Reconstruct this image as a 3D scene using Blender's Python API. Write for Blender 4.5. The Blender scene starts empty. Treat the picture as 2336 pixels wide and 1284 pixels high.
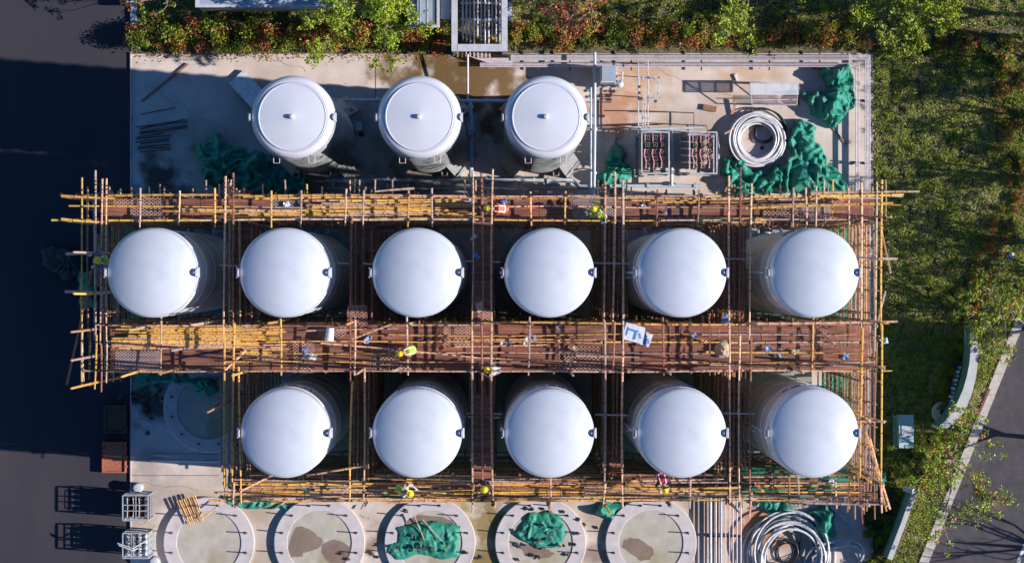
import bpy, math, random
from mathutils import Vector, Matrix, noise
R = math.radians
random.seed(11)
sc = bpy.context.scene
col = sc.collection

# ---------------------------------------------------------------- camera, light
S, H, NX, NY = 53.4, 115.0, 1140.0, 625.0     # ground pixels per metre, camera height, nadir in the photo
cam_d = bpy.data.cameras.new('camera'); cam = bpy.data.objects.new('camera', cam_d); col.objects.link(cam)
cam.location = (0, 0, H); cam.rotation_euler = (0, 0, 0)
cam_d.sensor_width = 36; cam_d.lens = 36 * S * H / 2336
cam_d.shift_x = 28 / 2336; cam_d.shift_y = -17 / 2336
cam_d.clip_start = 1; cam_d.clip_end = 5000
sc.camera = cam
EL, AZ = R(29.4), R(-4.5)                      # sun elevation; direction to the sun measured from +x
sd = Vector((math.cos(EL) * math.cos(AZ), math.cos(EL) * math.sin(AZ), math.sin(EL)))
w = bpy.data.worlds.new('World'); sc.world = w; w.use_nodes = True
nt = w.node_tree; nt.nodes.clear()
sky = nt.nodes.new('ShaderNodeTexSky'); sky.sky_type = 'NISHITA'; sky.sun_disc = False
sky.sun_elevation = EL; sky.sun_rotation = math.pi / 2 - AZ; sky.air_density = 1.3; sky.dust_density = 0.2; sky.ozone_density = 3.0
bg = nt.nodes.new('ShaderNodeBackground'); bg.inputs[1].default_value = 0.08
wo = nt.nodes.new('ShaderNodeOutputWorld')
hsv = nt.nodes.new('ShaderNodeHueSaturation'); hsv.inputs['Saturation'].default_value = 1.38; hsv.inputs['Hue'].default_value = .512; nt.links.new(sky.outputs[0], hsv.inputs['Color']); nt.links.new(hsv.outputs[0], bg.inputs[0]); nt.links.new(bg.outputs[0], wo.inputs[0])
sl = bpy.data.lights.new('sun', 'SUN'); sl.energy = 5.0; sl.angle = R(0.5); sl.color = (1.0, 0.925, 0.85)
so = bpy.data.objects.new('sun', sl); col.objects.link(so)
so.rotation_euler = sd.to_track_quat('Z', 'Y').to_euler(); so.location = (60, -5, 40)
sc.view_settings.view_transform = 'Standard'; sc.view_settings.look = 'None'
sc.view_settings.exposure = 0.6; sc.view_settings.gamma = 1
sc.cycles.max_bounces = 6; sc.cycles.transparent_max_bounces = 24
sc.cycles.use_denoising = True

def P(px, py, z=0.0):
    k = (1 - z / H) / S
    return Vector(((px - NX) * k, (NY - py) * k, z))
def M_(px): return px / S

# ---------------------------------------------------------------- materials
MATS = {}
def mat(name, c1, c2=None, scale=3, rough=.75, metal=0, bump=0, bscale=None, detail=5, rnd=0, stretch=(1, 1, 1), lo=.35, hi=.65, c3=None, s3=.6, spec=.5, coat=0):
    m = bpy.data.materials.new(name); m.use_nodes = True; MATS[name] = m
    n = m.node_tree.nodes; l = m.node_tree.links
    b = n['Principled BSDF']; b.inputs['Roughness'].default_value = rough; b.inputs['Metallic'].default_value = metal
    b.inputs['Specular IOR Level'].default_value = spec; b.inputs['Coat Weight'].default_value = coat
    tc = n.new('ShaderNodeTexCoord'); mp = n.new('ShaderNodeMapping'); mp.inputs['Scale'].default_value = stretch
    l.new(tc.outputs['Object'], mp.inputs[0])
    out = None
    def rgb(c): return (c[0], c[1], c[2], 1)
    if c2 is not None:
        t = n.new('ShaderNodeTexNoise'); t.inputs['Scale'].default_value = scale; t.inputs['Detail'].default_value = detail
        l.new(mp.outputs[0], t.inputs[0])
        r = n.new('ShaderNodeMapRange'); r.inputs[1].default_value = lo; r.inputs[2].default_value = hi
        l.new(t.outputs[0], r.inputs[0])
        x = n.new('ShaderNodeMix'); x.data_type = 'RGBA'; x.inputs[6].default_value = rgb(c1); x.inputs[7].default_value = rgb(c2)
        l.new(r.outputs[0], x.inputs[0]); out = x.outputs[2]
        if c3 is not None:
            t2 = n.new('ShaderNodeTexNoise'); t2.inputs['Scale'].default_value = scale * .23; t2.inputs['Detail'].default_value = 7
            l.new(mp.outputs[0], t2.inputs[0])
            r2 = n.new('ShaderNodeMapRange'); r2.inputs[1].default_value = s3 - .06; r2.inputs[2].default_value = s3 + .1
            l.new(t2.outputs[0], r2.inputs[0])
            x2 = n.new('ShaderNodeMix'); x2.data_type = 'RGBA'; x2.inputs[7].default_value = rgb(c3)
            l.new(r2.outputs[0], x2.inputs[0]); l.new(out, x2.inputs[6]); out = x2.outputs[2]
    if rnd:
        oi = n.new('ShaderNodeObjectInfo'); hs = n.new('ShaderNodeHueSaturation')
        mr = n.new('ShaderNodeMapRange'); mr.inputs[3].default_value = 1 - rnd; mr.inputs[4].default_value = 1 + rnd
        l.new(oi.outputs['Random'], mr.inputs[0]); l.new(mr.outputs[0], hs.inputs['Value'])
        mr2 = n.new('ShaderNodeMapRange'); mr2.inputs[3].default_value = .5 - rnd * .06; mr2.inputs[4].default_value = .5 + rnd * .06
        ma = n.new('ShaderNodeMath'); ma.operation = 'FRACT'; mm = n.new('ShaderNodeMath'); mm.operation = 'MULTIPLY'; mm.inputs[1].default_value = 7.31
        l.new(oi.outputs['Random'], mm.inputs[0]); l.new(mm.outputs[0], ma.inputs[0]); l.new(ma.outputs[0], mr2.inputs[0]); l.new(mr2.outputs[0], hs.inputs['Hue'])
        if out: l.new(out, hs.inputs['Color'])
        else: hs.inputs['Color'].default_value = rgb(c1)
        out = hs.outputs[0]
    if out: l.new(out, b.inputs['Base Color'])
    else: b.inputs['Base Color'].default_value = rgb(c1)
    if bump:
        t = n.new('ShaderNodeTexNoise'); t.inputs['Scale'].default_value = bscale or scale * 3; t.inputs['Detail'].default_value = 4
        l.new(mp.outputs[0], t.inputs[0])
        bp = n.new('ShaderNodeBump'); bp.inputs['Strength'].default_value = bump; bp.inputs['Distance'].default_value = .02
        l.new(t.outputs[0], bp.inputs['Height']); l.new(bp.outputs[0], b.inputs['Normal'])
    return m

mat('asphalt_yard', (.024, .020, .029), (.050, .043, .050), .55, .9, bump=.25, bscale=40, stretch=(1, .16, 1), c3=(.028, .026, .036), s3=.5)
mat('asphalt_road', (.046, .040, .050), (.066, .058, .066), 2.5, .85, bump=.3, bscale=50, c3=(.085, .08, .09), s3=.66)
mat('soil', (.16, .135, .075), (.08, .068, .038), 3, .95, bump=.6, bscale=12)
mat('far_ground', (.05, .055, .03), (.09, .085, .06), .05, .95)
mat('paving', (.46, .42, .37), (.36, .33, .3), 6, .85, bump=.1)
mat('paint_line', (.7, .7, .68), (.5, .5, .5), 8, .8)
mat('tank_paint', (.50, .53, .60), (.465, .495, .565), 2.2, .27, spec=.5, coat=.1, c3=(.42, .44, .48), s3=.6, rnd=.03)
mat('barrel_paint', (.66, .68, .72), (.55, .57, .6), 2.2, .32, stretch=(1, 1, .12), bump=.05, c3=(.33, .35, .36), s3=.6)
mat('cold_barrel', (.40, .42, .44), (.28, .3, .31), 3, .5, stretch=(1, 1, .1), bump=.05, c3=(.12, .15, .15), s3=.56)
mat('lid_seam', (.2, .22, .27), None, rough=.6)
mat('lid_paint', (.54, .56, .63), (.51, .53, .60), 1.5, .45)
mat('grey_steel', (.45, .47, .5), (.33, .35, .38), 9, .5, .3)
mat('white_steel', (.52, .53, .58), (.40, .41, .46), 5, .5)
mat('pink_steel', (.66, .56, .6), (.5, .42, .46), 6, .45)
mat('blue_steel', (.46, .55, .64), (.36, .44, .52), 5, .5)
mat('dark_steel', (.05, .05, .055), (.09, .075, .06), 12, .55, .4)
mat('rust_steel', (.16, .07, .04), (.08, .04, .03), 14, .8, .1)
mat('rust_bin', (.42, .13, .07), (.25, .08, .05), 8, .8)
mat('red_pipe', (.5, .08, .16), (.6, .35, .4), 14, .5)
mat('bolt', (.12, .1, .09), None, rough=.6, metal=.4)
mat('nozzle', (.62, .6, .45), None, rough=.5)
mat('tarp', (.010, .18, .125), (.025, .27, .19), 5, .6, bump=.7, bscale=18, c3=(.035, .16, .12), s3=.58)
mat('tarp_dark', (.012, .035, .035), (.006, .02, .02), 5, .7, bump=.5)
mat('hose_white', (.66, .65, .68), (.5, .49, .52), 8, .4)
mat('hose_grey', (.3, .33, .38), (.42, .44, .48), 6, .35)
mat('hose_black', (.025, .025, .03), None, rough=.4)
mat('bamboo_a', (.76, .45, .10), (.56, .29, .07), 9, .5, rnd=.25, bump=.1)
mat('bamboo_b', (.68, .42, .27), (.46, .25, .16), 8, .55, rnd=.3)
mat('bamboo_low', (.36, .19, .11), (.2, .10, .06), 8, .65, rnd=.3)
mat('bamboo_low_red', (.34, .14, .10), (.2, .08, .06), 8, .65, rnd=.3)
mat('bamboo_c', (.33, .14, .08), (.2, .08, .055), 8, .6, rnd=.3)
mat('bamboo_d', (.52, .38, .33), (.36, .24, .2), 8, .55, rnd=.25)
mat('bamboo_node', (.13, .06, .035), None, rough=.7)
mat('rope', (.02, .02, .025), None, rough=.8)
mat('plank', (.3, .16, .09), (.2, .1, .06), 10, .8, stretch=(.3, 1, 1))
mat('plank_pale', (.5, .33, .2), (.4, .26, .16), 10, .8)
mat('leaf_lime', (.32, .40, .02), (.22, .31, .015), 2.5, .5, rnd=.12)
mat('leaf_green', (.24, .29, .03), (.13, .18, .02), 3, .5, rnd=.15)
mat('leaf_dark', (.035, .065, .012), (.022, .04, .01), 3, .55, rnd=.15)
mat('leaf_red', (.42, .11, .04), (.26, .06, .025), 4, .5, rnd=.15)
mat('leaf_orange', (.52, .24, .04), (.38, .2, .03), 4, .5, rnd=.15)
mat('grass_yellow_green', (.42, .46, .07), (.28, .33, .045), .9, .6)  # yellow-green blade tone, mixed among the tufts by noise
mat('grass_pale', (.55, .46, .27), (.42, .37, .17), 1.3, .7)
mat('grass_deep', (.2, .24, .04), (.13, .17, .025), 1, .6)
mat('bark', (.2, .15, .13), (.11, .08, .07), 9, .85, bump=.5)
mat('bark_pale', (.42, .3, .29), (.28, .2, .2), 9, .85)
mat('wall_stone', (.48, .48, .5), (.4, .4, .42), 3, .7)
mat('wall_teal', (.10, .26, .25), (.08, .2, .2), 4, .6)
mat('pale_teal', (.36, .52, .54), (.28, .44, .46), 5, .6)
mat('roof_blue', (.3, .36, .44), (.24, .3, .38), 2.5, .7)
mat('hat_yellow', (.75, .55, .01), None, rough=.3, coat=.3)
mat('vest_lime', (.34, .52, .03), (.28, .45, .02), 20, .6)
mat('vest_orange', (.42, .09, .03), None, rough=.6)
mat('reflect_stripe', (.7, .7, .72), None, rough=.4)
mat('shirt_red', (.42, .015, .06), (.3, .01, .04), 12, .8)
mat('shirt_white', (.36, .38, .44), None, rough=.8)
mat('shirt_blue', (.05, .1, .3), None, rough=.8)
mat('shirt_black', (.02, .02, .025), None, rough=.8)
mat('trousers', (.03, .035, .06), (.05, .05, .08), 15, .85)
mat('skin', (.36, .19, .12), None, rough=.6)
mat('hair', (.015, .012, .01), None, rough=.6)
mat('boots', (.03, .025, .02), None, rough=.7)
mat('gloves', (.5, .5, .52), None, rough=.8)
mat('litter_blue', (.06, .15, .42), (.2, .3, .5), 12, .5)
mat('litter_white', (.65, .68, .75), (.45, .5, .62), 14, .6)
mat('sack', (.5, .4, .29), (.36, .27, .18), 7, .85, bump=.4)
mat('sign_blue', (.05, .2, .5), None, rough=.4)
mat('cylinder_dark', (.06, .05, .05), (.1, .08, .08), 8, .5)
mat('cylinder_white', (.5, .52, .56), None, rough=.5)
mat('manhole', (.14, .08, .075), (.09, .06, .06), 20, .8, bump=.5)
mat('puddle', (.15, .085, .028), (.21, .13, .05), .9, .3, spec=.5)
mat('mud', (.1, .06, .035), (.16, .1, .06), 4, .9)
mat('leg_paint', (.36, .38, .4), (.26, .27, .28), 5, .6)
mat('slab_old', (.75, .76, .78), (.55, .55, .56), 7, .9, bump=.3)
mat('channel_red', (.16, .05, .05), None, rough=.7)

def concrete():
    m = mat('concrete', (.60, .51, .465), (.49, .41, .37), 1.1, .85, bump=.15, bscale=30, c3=(.38, .30, .235), s3=.56)
    n = m.node_tree.nodes; l = m.node_tree.links; b = n['Principled BSDF']
    src = b.inputs['Base Color'].links[0].from_socket
    geo = n.new('ShaderNodeNewGeometry')
    nz = n.new('ShaderNodeTexNoise'); nz.inputs['Scale'].default_value = 1.1; nz.inputs['Detail'].default_value = 8
    l.new(geo.outputs['Position'], nz.inputs[0])
    # rust and mud stains that lie at their own places on the slab
    for (px, py, rad, c, amt) in ((925, 190, 2.0, (.15, .09, .032), .97), (990, 180, 3.9, (.13, .075, .025), .98), (1075, 185, 4.6, (.13, .075, .025), .98), (1150, 215, 2.2, (.16, .095, .035), .95), (350, 380, 1.3, (.1, .08, .07), .7), (368, 432, 2.3, (.07, .05, .04), .95), (335, 905, 2.2, (.06, .05, .045), .9), (960, 400, 2.0, (.12, .09, .06), .6),
                                  (1110, 1215, 2.6, (.2, .145, .05), .95), (1110, 1290, 2.6, (.2, .145, .05), .95), (1400, 250, 2.4, (.40, .15, .07), .75), (1730, 1200, 2.6, (.42, .17, .08), .85), (1450, 180, 3.0, (.45, .25, .11), .5),
                                  (1050, 1200, 2.0, (.3, .22, .09), .8), (1215, 1150, 1.6, (.26, .2, .08), .8), (860, 1240, 1.4, (.2, .13, .1), .8), (1360, 1260, 1.3, (.2, .13, .1), .8),
                                  (480, 1240, .0, (.3, .22, .1), .0), (330, 1110, 2.5, (.28, .25, .23), .6), (760, 415, 4, (.2, .2, .17), .6), (1700, 150, 3.0, (.45, .27, .13), .5)):
        if amt == 0: continue
        p = P(px, py)
        d = n.new('ShaderNodeVectorMath'); d.operation = 'DISTANCE'; d.inputs[1].default_value = p
        l.new(geo.outputs['Position'], d.inputs[0])
        a = n.new('ShaderNodeMapRange'); a.inputs[1].default_value = 0; a.inputs[2].default_value = rad; a.inputs[3].default_value = .42; a.inputs[4].default_value = -.15
        l.new(d.outputs['Value'], a.inputs[0])
        s_ = n.new('ShaderNodeMath'); s_.operation = 'ADD'; l.new(a.outputs[0], s_.inputs[0]); l.new(nz.outputs[0], s_.inputs[1])
        q = n.new('ShaderNodeMapRange'); q.inputs[1].default_value = .56; q.inputs[2].default_value = .8; q.inputs[4].default_value = amt
        l.new(s_.outputs[0], q.inputs[0])
        x = n.new('ShaderNodeMix'); x.data_type = 'RGBA'; x.inputs[7].default_value = (*c, 1)
        l.new(q.outputs[0], x.inputs[0]); l.new(src, x.inputs[6]); src = x.outputs[2]
    l.new(src, b.inputs['Base Color'])
concrete()
mat('concrete_ring', (.52, .47, .49), (.45, .41, .42), 3, .85, bump=.25, bscale=25, c3=(.36, .33, .33), s3=.66)
mat('concrete_core', (.44, .40, .35), (.36, .33, .29), 2.2, .9, bump=.25, bscale=25, c3=(.3, .25, .15), s3=.6)

def meshmat(name, c, c2, sx, sy, hole=.35, pat='diamond'):
    """woven or perforated sheet: holes let see through to what lies below"""
    m = bpy.data.materials.new(name); m.use_nodes = True; MATS[name] = m
    n = m.node_tree.nodes; l = m.node_tree.links; b = n['Principled BSDF']; b.inputs['Roughness'].default_value = .7
    tc = n.new('ShaderNodeTexCoord'); geo = n.new('ShaderNodeNewGeometry'); sp = n.new('ShaderNodeSeparateXYZ'); l.new(tc.outputs['Object'], sp.inputs[0])
    def mth(op, a, bb=None):
        k = n.new('ShaderNodeMath'); k.operation = op
        for i, v in enumerate((a, bb)):
            if v is None: continue
            if isinstance(v, (int, float)): k.inputs[i].default_value = v
            else: l.new(v, k.inputs[i])
        return k.outputs[0]
    if pat == 'diamond':
        u = mth('ADD', mth('MULTIPLY', sp.outputs[0], sx), mth('MULTIPLY', sp.outputs[1], sy))
        v = mth('SUBTRACT', mth('MULTIPLY', sp.outputs[0], sx), mth('MULTIPLY', sp.outputs[1], sy))
    else:
        u = mth('MULTIPLY', sp.outputs[0], sx); v = mth('MULTIPLY', mth('ADD', sp.outputs[1], sp.outputs[2]), sy)
    du = mth('ABSOLUTE', mth('SUBTRACT', mth('FRACT', u), .5)); dv = mth('ABSOLUTE', mth('SUBTRACT', mth('FRACT', v), .5))
    mx = mth('MAXIMUM', du, dv)
    hole_f = mth('LESS_THAN', mx, hole)
    nz = n.new('ShaderNodeTexNoise'); nz.inputs['Scale'].default_value = 1.0; nz.inputs['Detail'].default_value = 6; mpp = n.new('ShaderNodeMapping'); mpp.inputs['Scale'].default_value = (.9, 11, 1) if name.startswith('deck') else (1.7, 1.7, 1.7); l.new(geo.outputs['Position'], mpp.inputs[0]); l.new(mpp.outputs[0], nz.inputs[0])
    r = n.new('ShaderNodeMapRange'); r.inputs[1].default_value = .35; r.inputs[2].default_value = .65; l.new(nz.outputs[0], r.inputs[0])
    x = n.new('ShaderNodeMix'); x.data_type = 'RGBA'; x.inputs[6].default_value = (*c, 1); x.inputs[7].default_value = (*c2, 1); l.new(r.outputs[0], x.inputs[0])
    l.new(x.outputs[2], b.inputs['Base Color'])
    tr = n.new('ShaderNodeBsdfTransparent'); ms = n.new('ShaderNodeMixShader'); bo = b.outputs[0]
    if name.startswith('net'):
        tl = n.new('ShaderNodeBsdfTranslucent'); m2 = n.new('ShaderNodeMixShader'); m2.inputs[0].default_value = .55; l.new(x.outputs[2], tl.inputs[0]); l.new(bo, m2.inputs[1]); l.new(tl.outputs[0], m2.inputs[2]); bo = m2.outputs[0]
    l.new(hole_f, ms.inputs[0]); l.new(bo, ms.inputs[1]); l.new(tr.outputs[0], ms.inputs[2])
    l.new(ms.outputs[0], n['Material Output'].inputs[0])
meshmat('deck_fine', (.33, .12, .072), (.12, .04, .032), 22, 22, .2)
meshmat('deck_coarse', (.5, .3, .24), (.34, .17, .14), 6.5, 9, .37)
meshmat('deck_grey', (.36, .3, .3), (.24, .16, .16), 8, 10, .33)
meshmat('deck_brown', (.29, .12, .075), (.10, .042, .034), 16, 16, .2, 'grid')
meshmat('net_green', (.016, .34, .21), (.010, .22, .14), 30, 30, .26, 'grid')
meshmat('grating', (.6, .63, .68), (.5, .52, .58), 9, 12, .25)
meshmat('wire_mat', (.2, .1, .07), (.28, .17, .13), 12, 12, .37)

# ---------------------------------------------------------------- mesh builder
class MB:
    def __init__(s): s.v = []; s.f = []; s.m = []; s.mats = []
    def mi(s, name):
        if name not in s.mats: s.mats.append(name)
        return s.mats.index(name)
    def quad(s, a, b, c, d, mt):
        i = len(s.v); s.v += [a, b, c, d]; s.f.append((i, i + 1, i + 2, i + 3)); s.m.append(s.mi(mt))
    def box(s, c, d, mt, rz=0, M=None):
        c = Vector(c); k = s.mi(mt); i = len(s.v); rot = Matrix.Rotation(rz, 3, 'Z') if M is None else M
        for z in (-1, 1):
            for (x, y) in ((-1, -1), (1, -1), (1, 1), (-1, 1)):
                s.v.append(tuple(c + rot @ Vector((x * d[0] / 2, y * d[1] / 2, z * d[2] / 2))))
        for q in ((0, 3, 2, 1), (4, 5, 6, 7), (0, 1, 5, 4), (1, 2, 6, 5), (2, 3, 7, 6), (3, 0, 4, 7)):
            s.f.append(tuple(i + t for t in q)); s.m.append(k)
    def beam(s, a, b, w, h, mt):
        a = Vector(a); b = Vector(b); d = b - a; L = d.length
        if L < 1e-5: return
        x = d / L; up = Vector((0, 0, 1)) if abs(x.z) < .95 else Vector((0, 1, 0))
        y = up.cross(x).normalized(); z = x.cross(y)
        s.box((a + b) / 2, (L, w, h), mt, M=Matrix((x, y, z)).transposed())
    def path(s, pts, r, mt, n=8, closed=False, caps=True, radii=None):
        pts = [Vector(p) for p in pts]; k = s.mi(mt); base = len(s.v); N = len(pts)
        up = None
        for j, p in enumerate(pts):
            a = pts[(j - 1) % N] if (closed or j > 0) else pts[j]; b = pts[(j + 1) % N] if (closed or j < N - 1) else pts[j]
            t = (b - a).normalized()
            if up is None: up = Vector((0, 0, 1)) if abs(t.z) < .9 else Vector((1, 0, 0))
            x = up.cross(t).normalized(); y = t.cross(x); up = y
            rr = radii[j] if radii else r
            for q in range(n):
                an = 2 * math.pi * q / n
                s.v.append(tuple(p + x * math.cos(an) * rr + y * math.sin(an) * rr))
        for j in range(N if closed else N - 1):
            a = base + j * n; b = base + ((j + 1) % N) * n
            for q in range(n):
                s.f.append((a + q, a + (q + 1) % n, b + (q + 1) % n, b + q)); s.m.append(k)
        if caps and not closed:
            s.f.append(tuple(base + q for q in reversed(range(n)))); s.m.append(k)
            s.f.append(tuple(base + (N - 1) * n + q for q in range(n))); s.m.append(k)
    def lathe(s, prof, mt, c=(0, 0, 0), n=32, mts=None):
        base = len(s.v); c = Vector(c)
        for (r, z) in prof:
            for q in range(n):
                an = 2 * math.pi * q / n; s.v.append((c.x + r * math.cos(an), c.y + r * math.sin(an), c.z + z))
        for j in range(len(prof) - 1):
            k = s.mi(mts[j] if mts else mt)
            for q in range(n):
                a = base + j * n; s.f.append((a + q, a + (q + 1) % n, a + n + (q + 1) % n, a + n + q)); s.m.append(k)
        k = s.mi(mts[-1] if mts else mt)
        if prof[0][0] > 1e-4: s.f.append(tuple(base + q for q in reversed(range(n)))); s.m.append(k)
        if prof[-1][0] > 1e-4: s.f.append(tuple(base + (len(prof) - 1) * n + q for q in range(n))); s.m.append(k)
    def prism(s, pts, z0, z1, mt, top=None):
        # pts: 2-D outline, counter-clockwise
        n = len(pts); i = len(s.v); area = sum(pts[j][0] * pts[(j + 1) % n][1] - pts[(j + 1) % n][0] * pts[j][1] for j in range(n))
        if area < 0: pts = pts[::-1]
        for z in (z0, z1):
            for p in pts: s.v.append((p[0], p[1], z))
        k = s.mi(mt); kt = s.mi(top or mt)
        s.f.append(tuple(i + n + j for j in range(n))); s.m.append(kt)
        s.f.append(tuple(i + j for j in reversed(range(n)))); s.m.append(k)
        for j in range(n): s.f.append((i + j, i + (j + 1) % n, i + n + (j + 1) % n, i + n + j)); s.m.append(k)
    def sheet(s, pts, z, mt):
        n = len(pts); i = len(s.v); area = sum(pts[j][0] * pts[(j + 1) % n][1] - pts[(j + 1) % n][0] * pts[j][1] for j in range(n))
        if area < 0: pts = pts[::-1]
        for p in pts: s.v.append((p[0], p[1], z))
        s.f.append(tuple(range(i, i + n))); s.m.append(s.mi(mt))
    def build(s, name, parent=None, smooth=True, loc=None, angle=35):
        me = bpy.data.meshes.new(name); me.from_pydata([tuple(a) for a in s.v], [], s.f)
        for x in s.mats: me.materials.append(MATS[x])
        if len(s.mats) > 1: me.polygons.foreach_set('material_index', s.m)
        me.update()
        if smooth:
            me.polygons.foreach_set('use_smooth', [True] * len(s.f))
            me.set_sharp_from_angle(angle=R(angle))
        o = bpy.data.objects.new(name, me); col.objects.link(o)
        if loc is not None: o.location = loc
        if parent is not None: o.parent = parent
        return o
def tag(o, label=None, cat=None, group=None, kind=None):
    if label: o['label'] = label
    if cat: o['category'] = cat
    if group: o['group'] = group
    if kind: o['kind'] = kind
    return o
def empty(name, loc, label, cat, group=None, rz=0):
    o = bpy.data.objects.new(name, None); col.objects.link(o); o.location = loc; o.rotation_euler = (0, 0, rz); o.empty_display_size = .2
    return tag(o, label, cat, group)
def kids(o): return [c for c in col.objects if c.parent == o]
def copy_tree(o, parent=None):
    c = o.copy(); col.objects.link(c)
    if parent is not None: c.parent = parent
    for k in list(o.children): copy_tree(k, c)
    return c
def pxpoly(pts, z=0): return [tuple(P(x, y, z)[:2]) for x, y in pts]
def inpoly(x, y, poly):
    c = False; n = len(poly); j = n - 1
    for i in range(n):
        if (poly[i][1] > y) != (poly[j][1] > y) and x < (poly[j][0] - poly[i][0]) * (y - poly[i][1]) / (poly[j][1] - poly[i][1]) + poly[i][0]: c = not c
        j = i
    return c
def edge_dist(x, y, poly):
    best = 1e9; n = len(poly)
    for i in range(n):
        ax, ay = poly[i]; bx, by = poly[(i + 1) % n]; dx, dy = bx - ax, by - ay
        t = max(0, min(1, ((x - ax) * dx + (y - ay) * dy) / (dx * dx + dy * dy + 1e-12)))
        best = min(best, math.hypot(x - ax - t * dx, y - ay - t * dy))
    return best

# ---------------------------------------------------------------- the ground
def struct(name, b, smooth=False):
    o = b.build(name, smooth=smooth); o['kind'] = 'structure'; return o
b = MB(); b.sheet([(-600, -600), (600, -600), (600, 600), (-600, 600)], -.02, 'far_ground'); struct('ground', b)
b = MB(); b.prism(pxpoly([(-3000, -1800), (298, -1800), (298, 4000), (-3000, 4000)]), -.015, .0, 'asphalt_yard'); struct('asphalt_yard', b)
b = MB(); b.prism(pxpoly([(298.5, 124), (1992, 122), (1993, 4000), (298.5, 4000)]), -.015, .05, 'concrete'); struct('concrete_apron', b)
LAWN = [(298.5, -1500), (3300, -1500), (2470, 339), (2092, 1289), (1012, 4000), (1993.5, 4000), (1992.5, 121.5), (298.5, 123.5)]
LAWN = [(298.5, -1500), (3202, -1500), (1994, 1540), (1993.5, 1540), (1992.5, 121.5), (298.5, 123.5)]
b = MB(); b.prism(pxpoly(LAWN), -.015, .03, 'soil'); struct('lawn_soil', b)
def edge(y, off=0): return 2314 - (y - 731) * 220 / 553 + off
b = MB()
y = -1500
while y < 1530:                                  # kerb stones one by one in length
    y2 = y + 48
    b.prism(pxpoly([(edge(y, 1), y + .4), (edge(y, 23), y + .4), (edge(y2, 23), y2 - .4), (edge(y2, 1), y2 - .4)]), 0, .12 + random.uniform(-.004, .004), 'paving')
    y = y2
struct('roadside_kerb', b)
b = MB(); b.sheet(pxpoly([(edge(-1500, 23), -1500), (5000, -1500), (5000, 4000), (edge(4000, 23), 4000)]), .004, 'asphalt_road'); struct('road', b)
b = MB(); b.sheet(pxpoly([(edge(-1500, 224), -1500), (edge(-1500, 232), -1500), (edge(3000, 232), 3000), (edge(3000, 224), 3000)]), .009, 'paint_line'); struct('road_marking', b)
b = MB(); b.prism(pxpoly([(298.5, 64), (312, 64), (312, -400), (298.5, -400)]), .0, .15, 'roof_blue'); struct('planter_kerb', b)
# expansion joints and a step along the apron
b = MB()
for x in (857, 1355): b.box(P(x, 175, .055), (.03, M_(96), .004), 'mud')
b.box(P(400, 1084, .055), (M_(200), .025, .004), 'mud')
b.box(P(298.5, 700, .05), (.05, M_(1160), .1), 'concrete_ring')
struct('apron_joints', b)
def blob(cx, cy, rx, ry, seed, n=40, amp=.25):
    o = []
    for i in range(n):
        a = 2 * math.pi * i / n; k = 1 + amp * noise.noise(Vector((math.cos(a) * 1.6, math.sin(a) * 1.6, seed)))*1.6
        o.append((cx + rx * k * math.cos(a), cy + ry * k * math.sin(a)))
    return o
def smooth_loop(p, it=3):
    for _ in range(it): p = [q for i in range(len(p)) for q in ((p[i][0] * .75 + p[(i + 1) % len(p)][0] * .25, p[i][1] * .75 + p[(i + 1) % len(p)][1] * .25), (p[i][0] * .25 + p[(i + 1) % len(p)][0] * .75, p[i][1] * .25 + p[(i + 1) % len(p)][1] * .75))]
    return p

# ---------------------------------------------------------------- foundations and tanks
def foundation(px, py, label, group, bolts=True):
    c = P(px, py, 0)
    t = empty('tank_foundation', (c.x, c.y, .05), label, 'foundation', group)
    b = MB(); ro, ri = M_(104), M_(73)
    b.lathe([(ri, 0), (ri, .19), (ri + .02, .21), (ro - .03, .21), (ro, .18), (ro, 0)], 'concrete_ring', n=72); b.build('ring', t)
    b = MB(); b.lathe([(ri - .003, 0), (ri - .003, .17), (.001, .175)], 'concrete_core', n=48); b.build('core', t)
    if bolts:
        for k in range(12):
            a = R(15 + 30 * k); x, y = M_(87.5) * math.cos(a), M_(87.5) * math.sin(a)
            lx, ly = random.uniform(-.03, .03), random.uniform(-.03, .03)
            b = MB(); b.box((x, y, .22), (.085, .085, .025), 'dark_steel', rz=random.random()); b.lathe([(.05, .23), (.05, .27)], 'bolt', c=(x, y, 0), n=6)
            b.path([(x, y, .2), (x + lx, y + ly, .64)], .024, 'bolt', n=6); b.build('anchor_bolt', t)
    return t
fl = ['round concrete foundation with a bundle of bamboo poles leaning on its rim', 'round concrete foundation with brown wire mats on its middle, nothing green on it',
      'round concrete foundation mostly covered by a wide green tarpaulin with two poles', 'round concrete foundation under a small green tarpaulin littered with clamps',
      'round concrete foundation beside the row of straight pipes, with leafy shadow']
for k in range(5): foundation(478 + 251.6 * k, 1236, fl[k], 'round foundations along the lower edge')
foundation(478, 927, 'round concrete foundation in shade left of the five domed tanks', 'round foundations along the lower edge')

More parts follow.
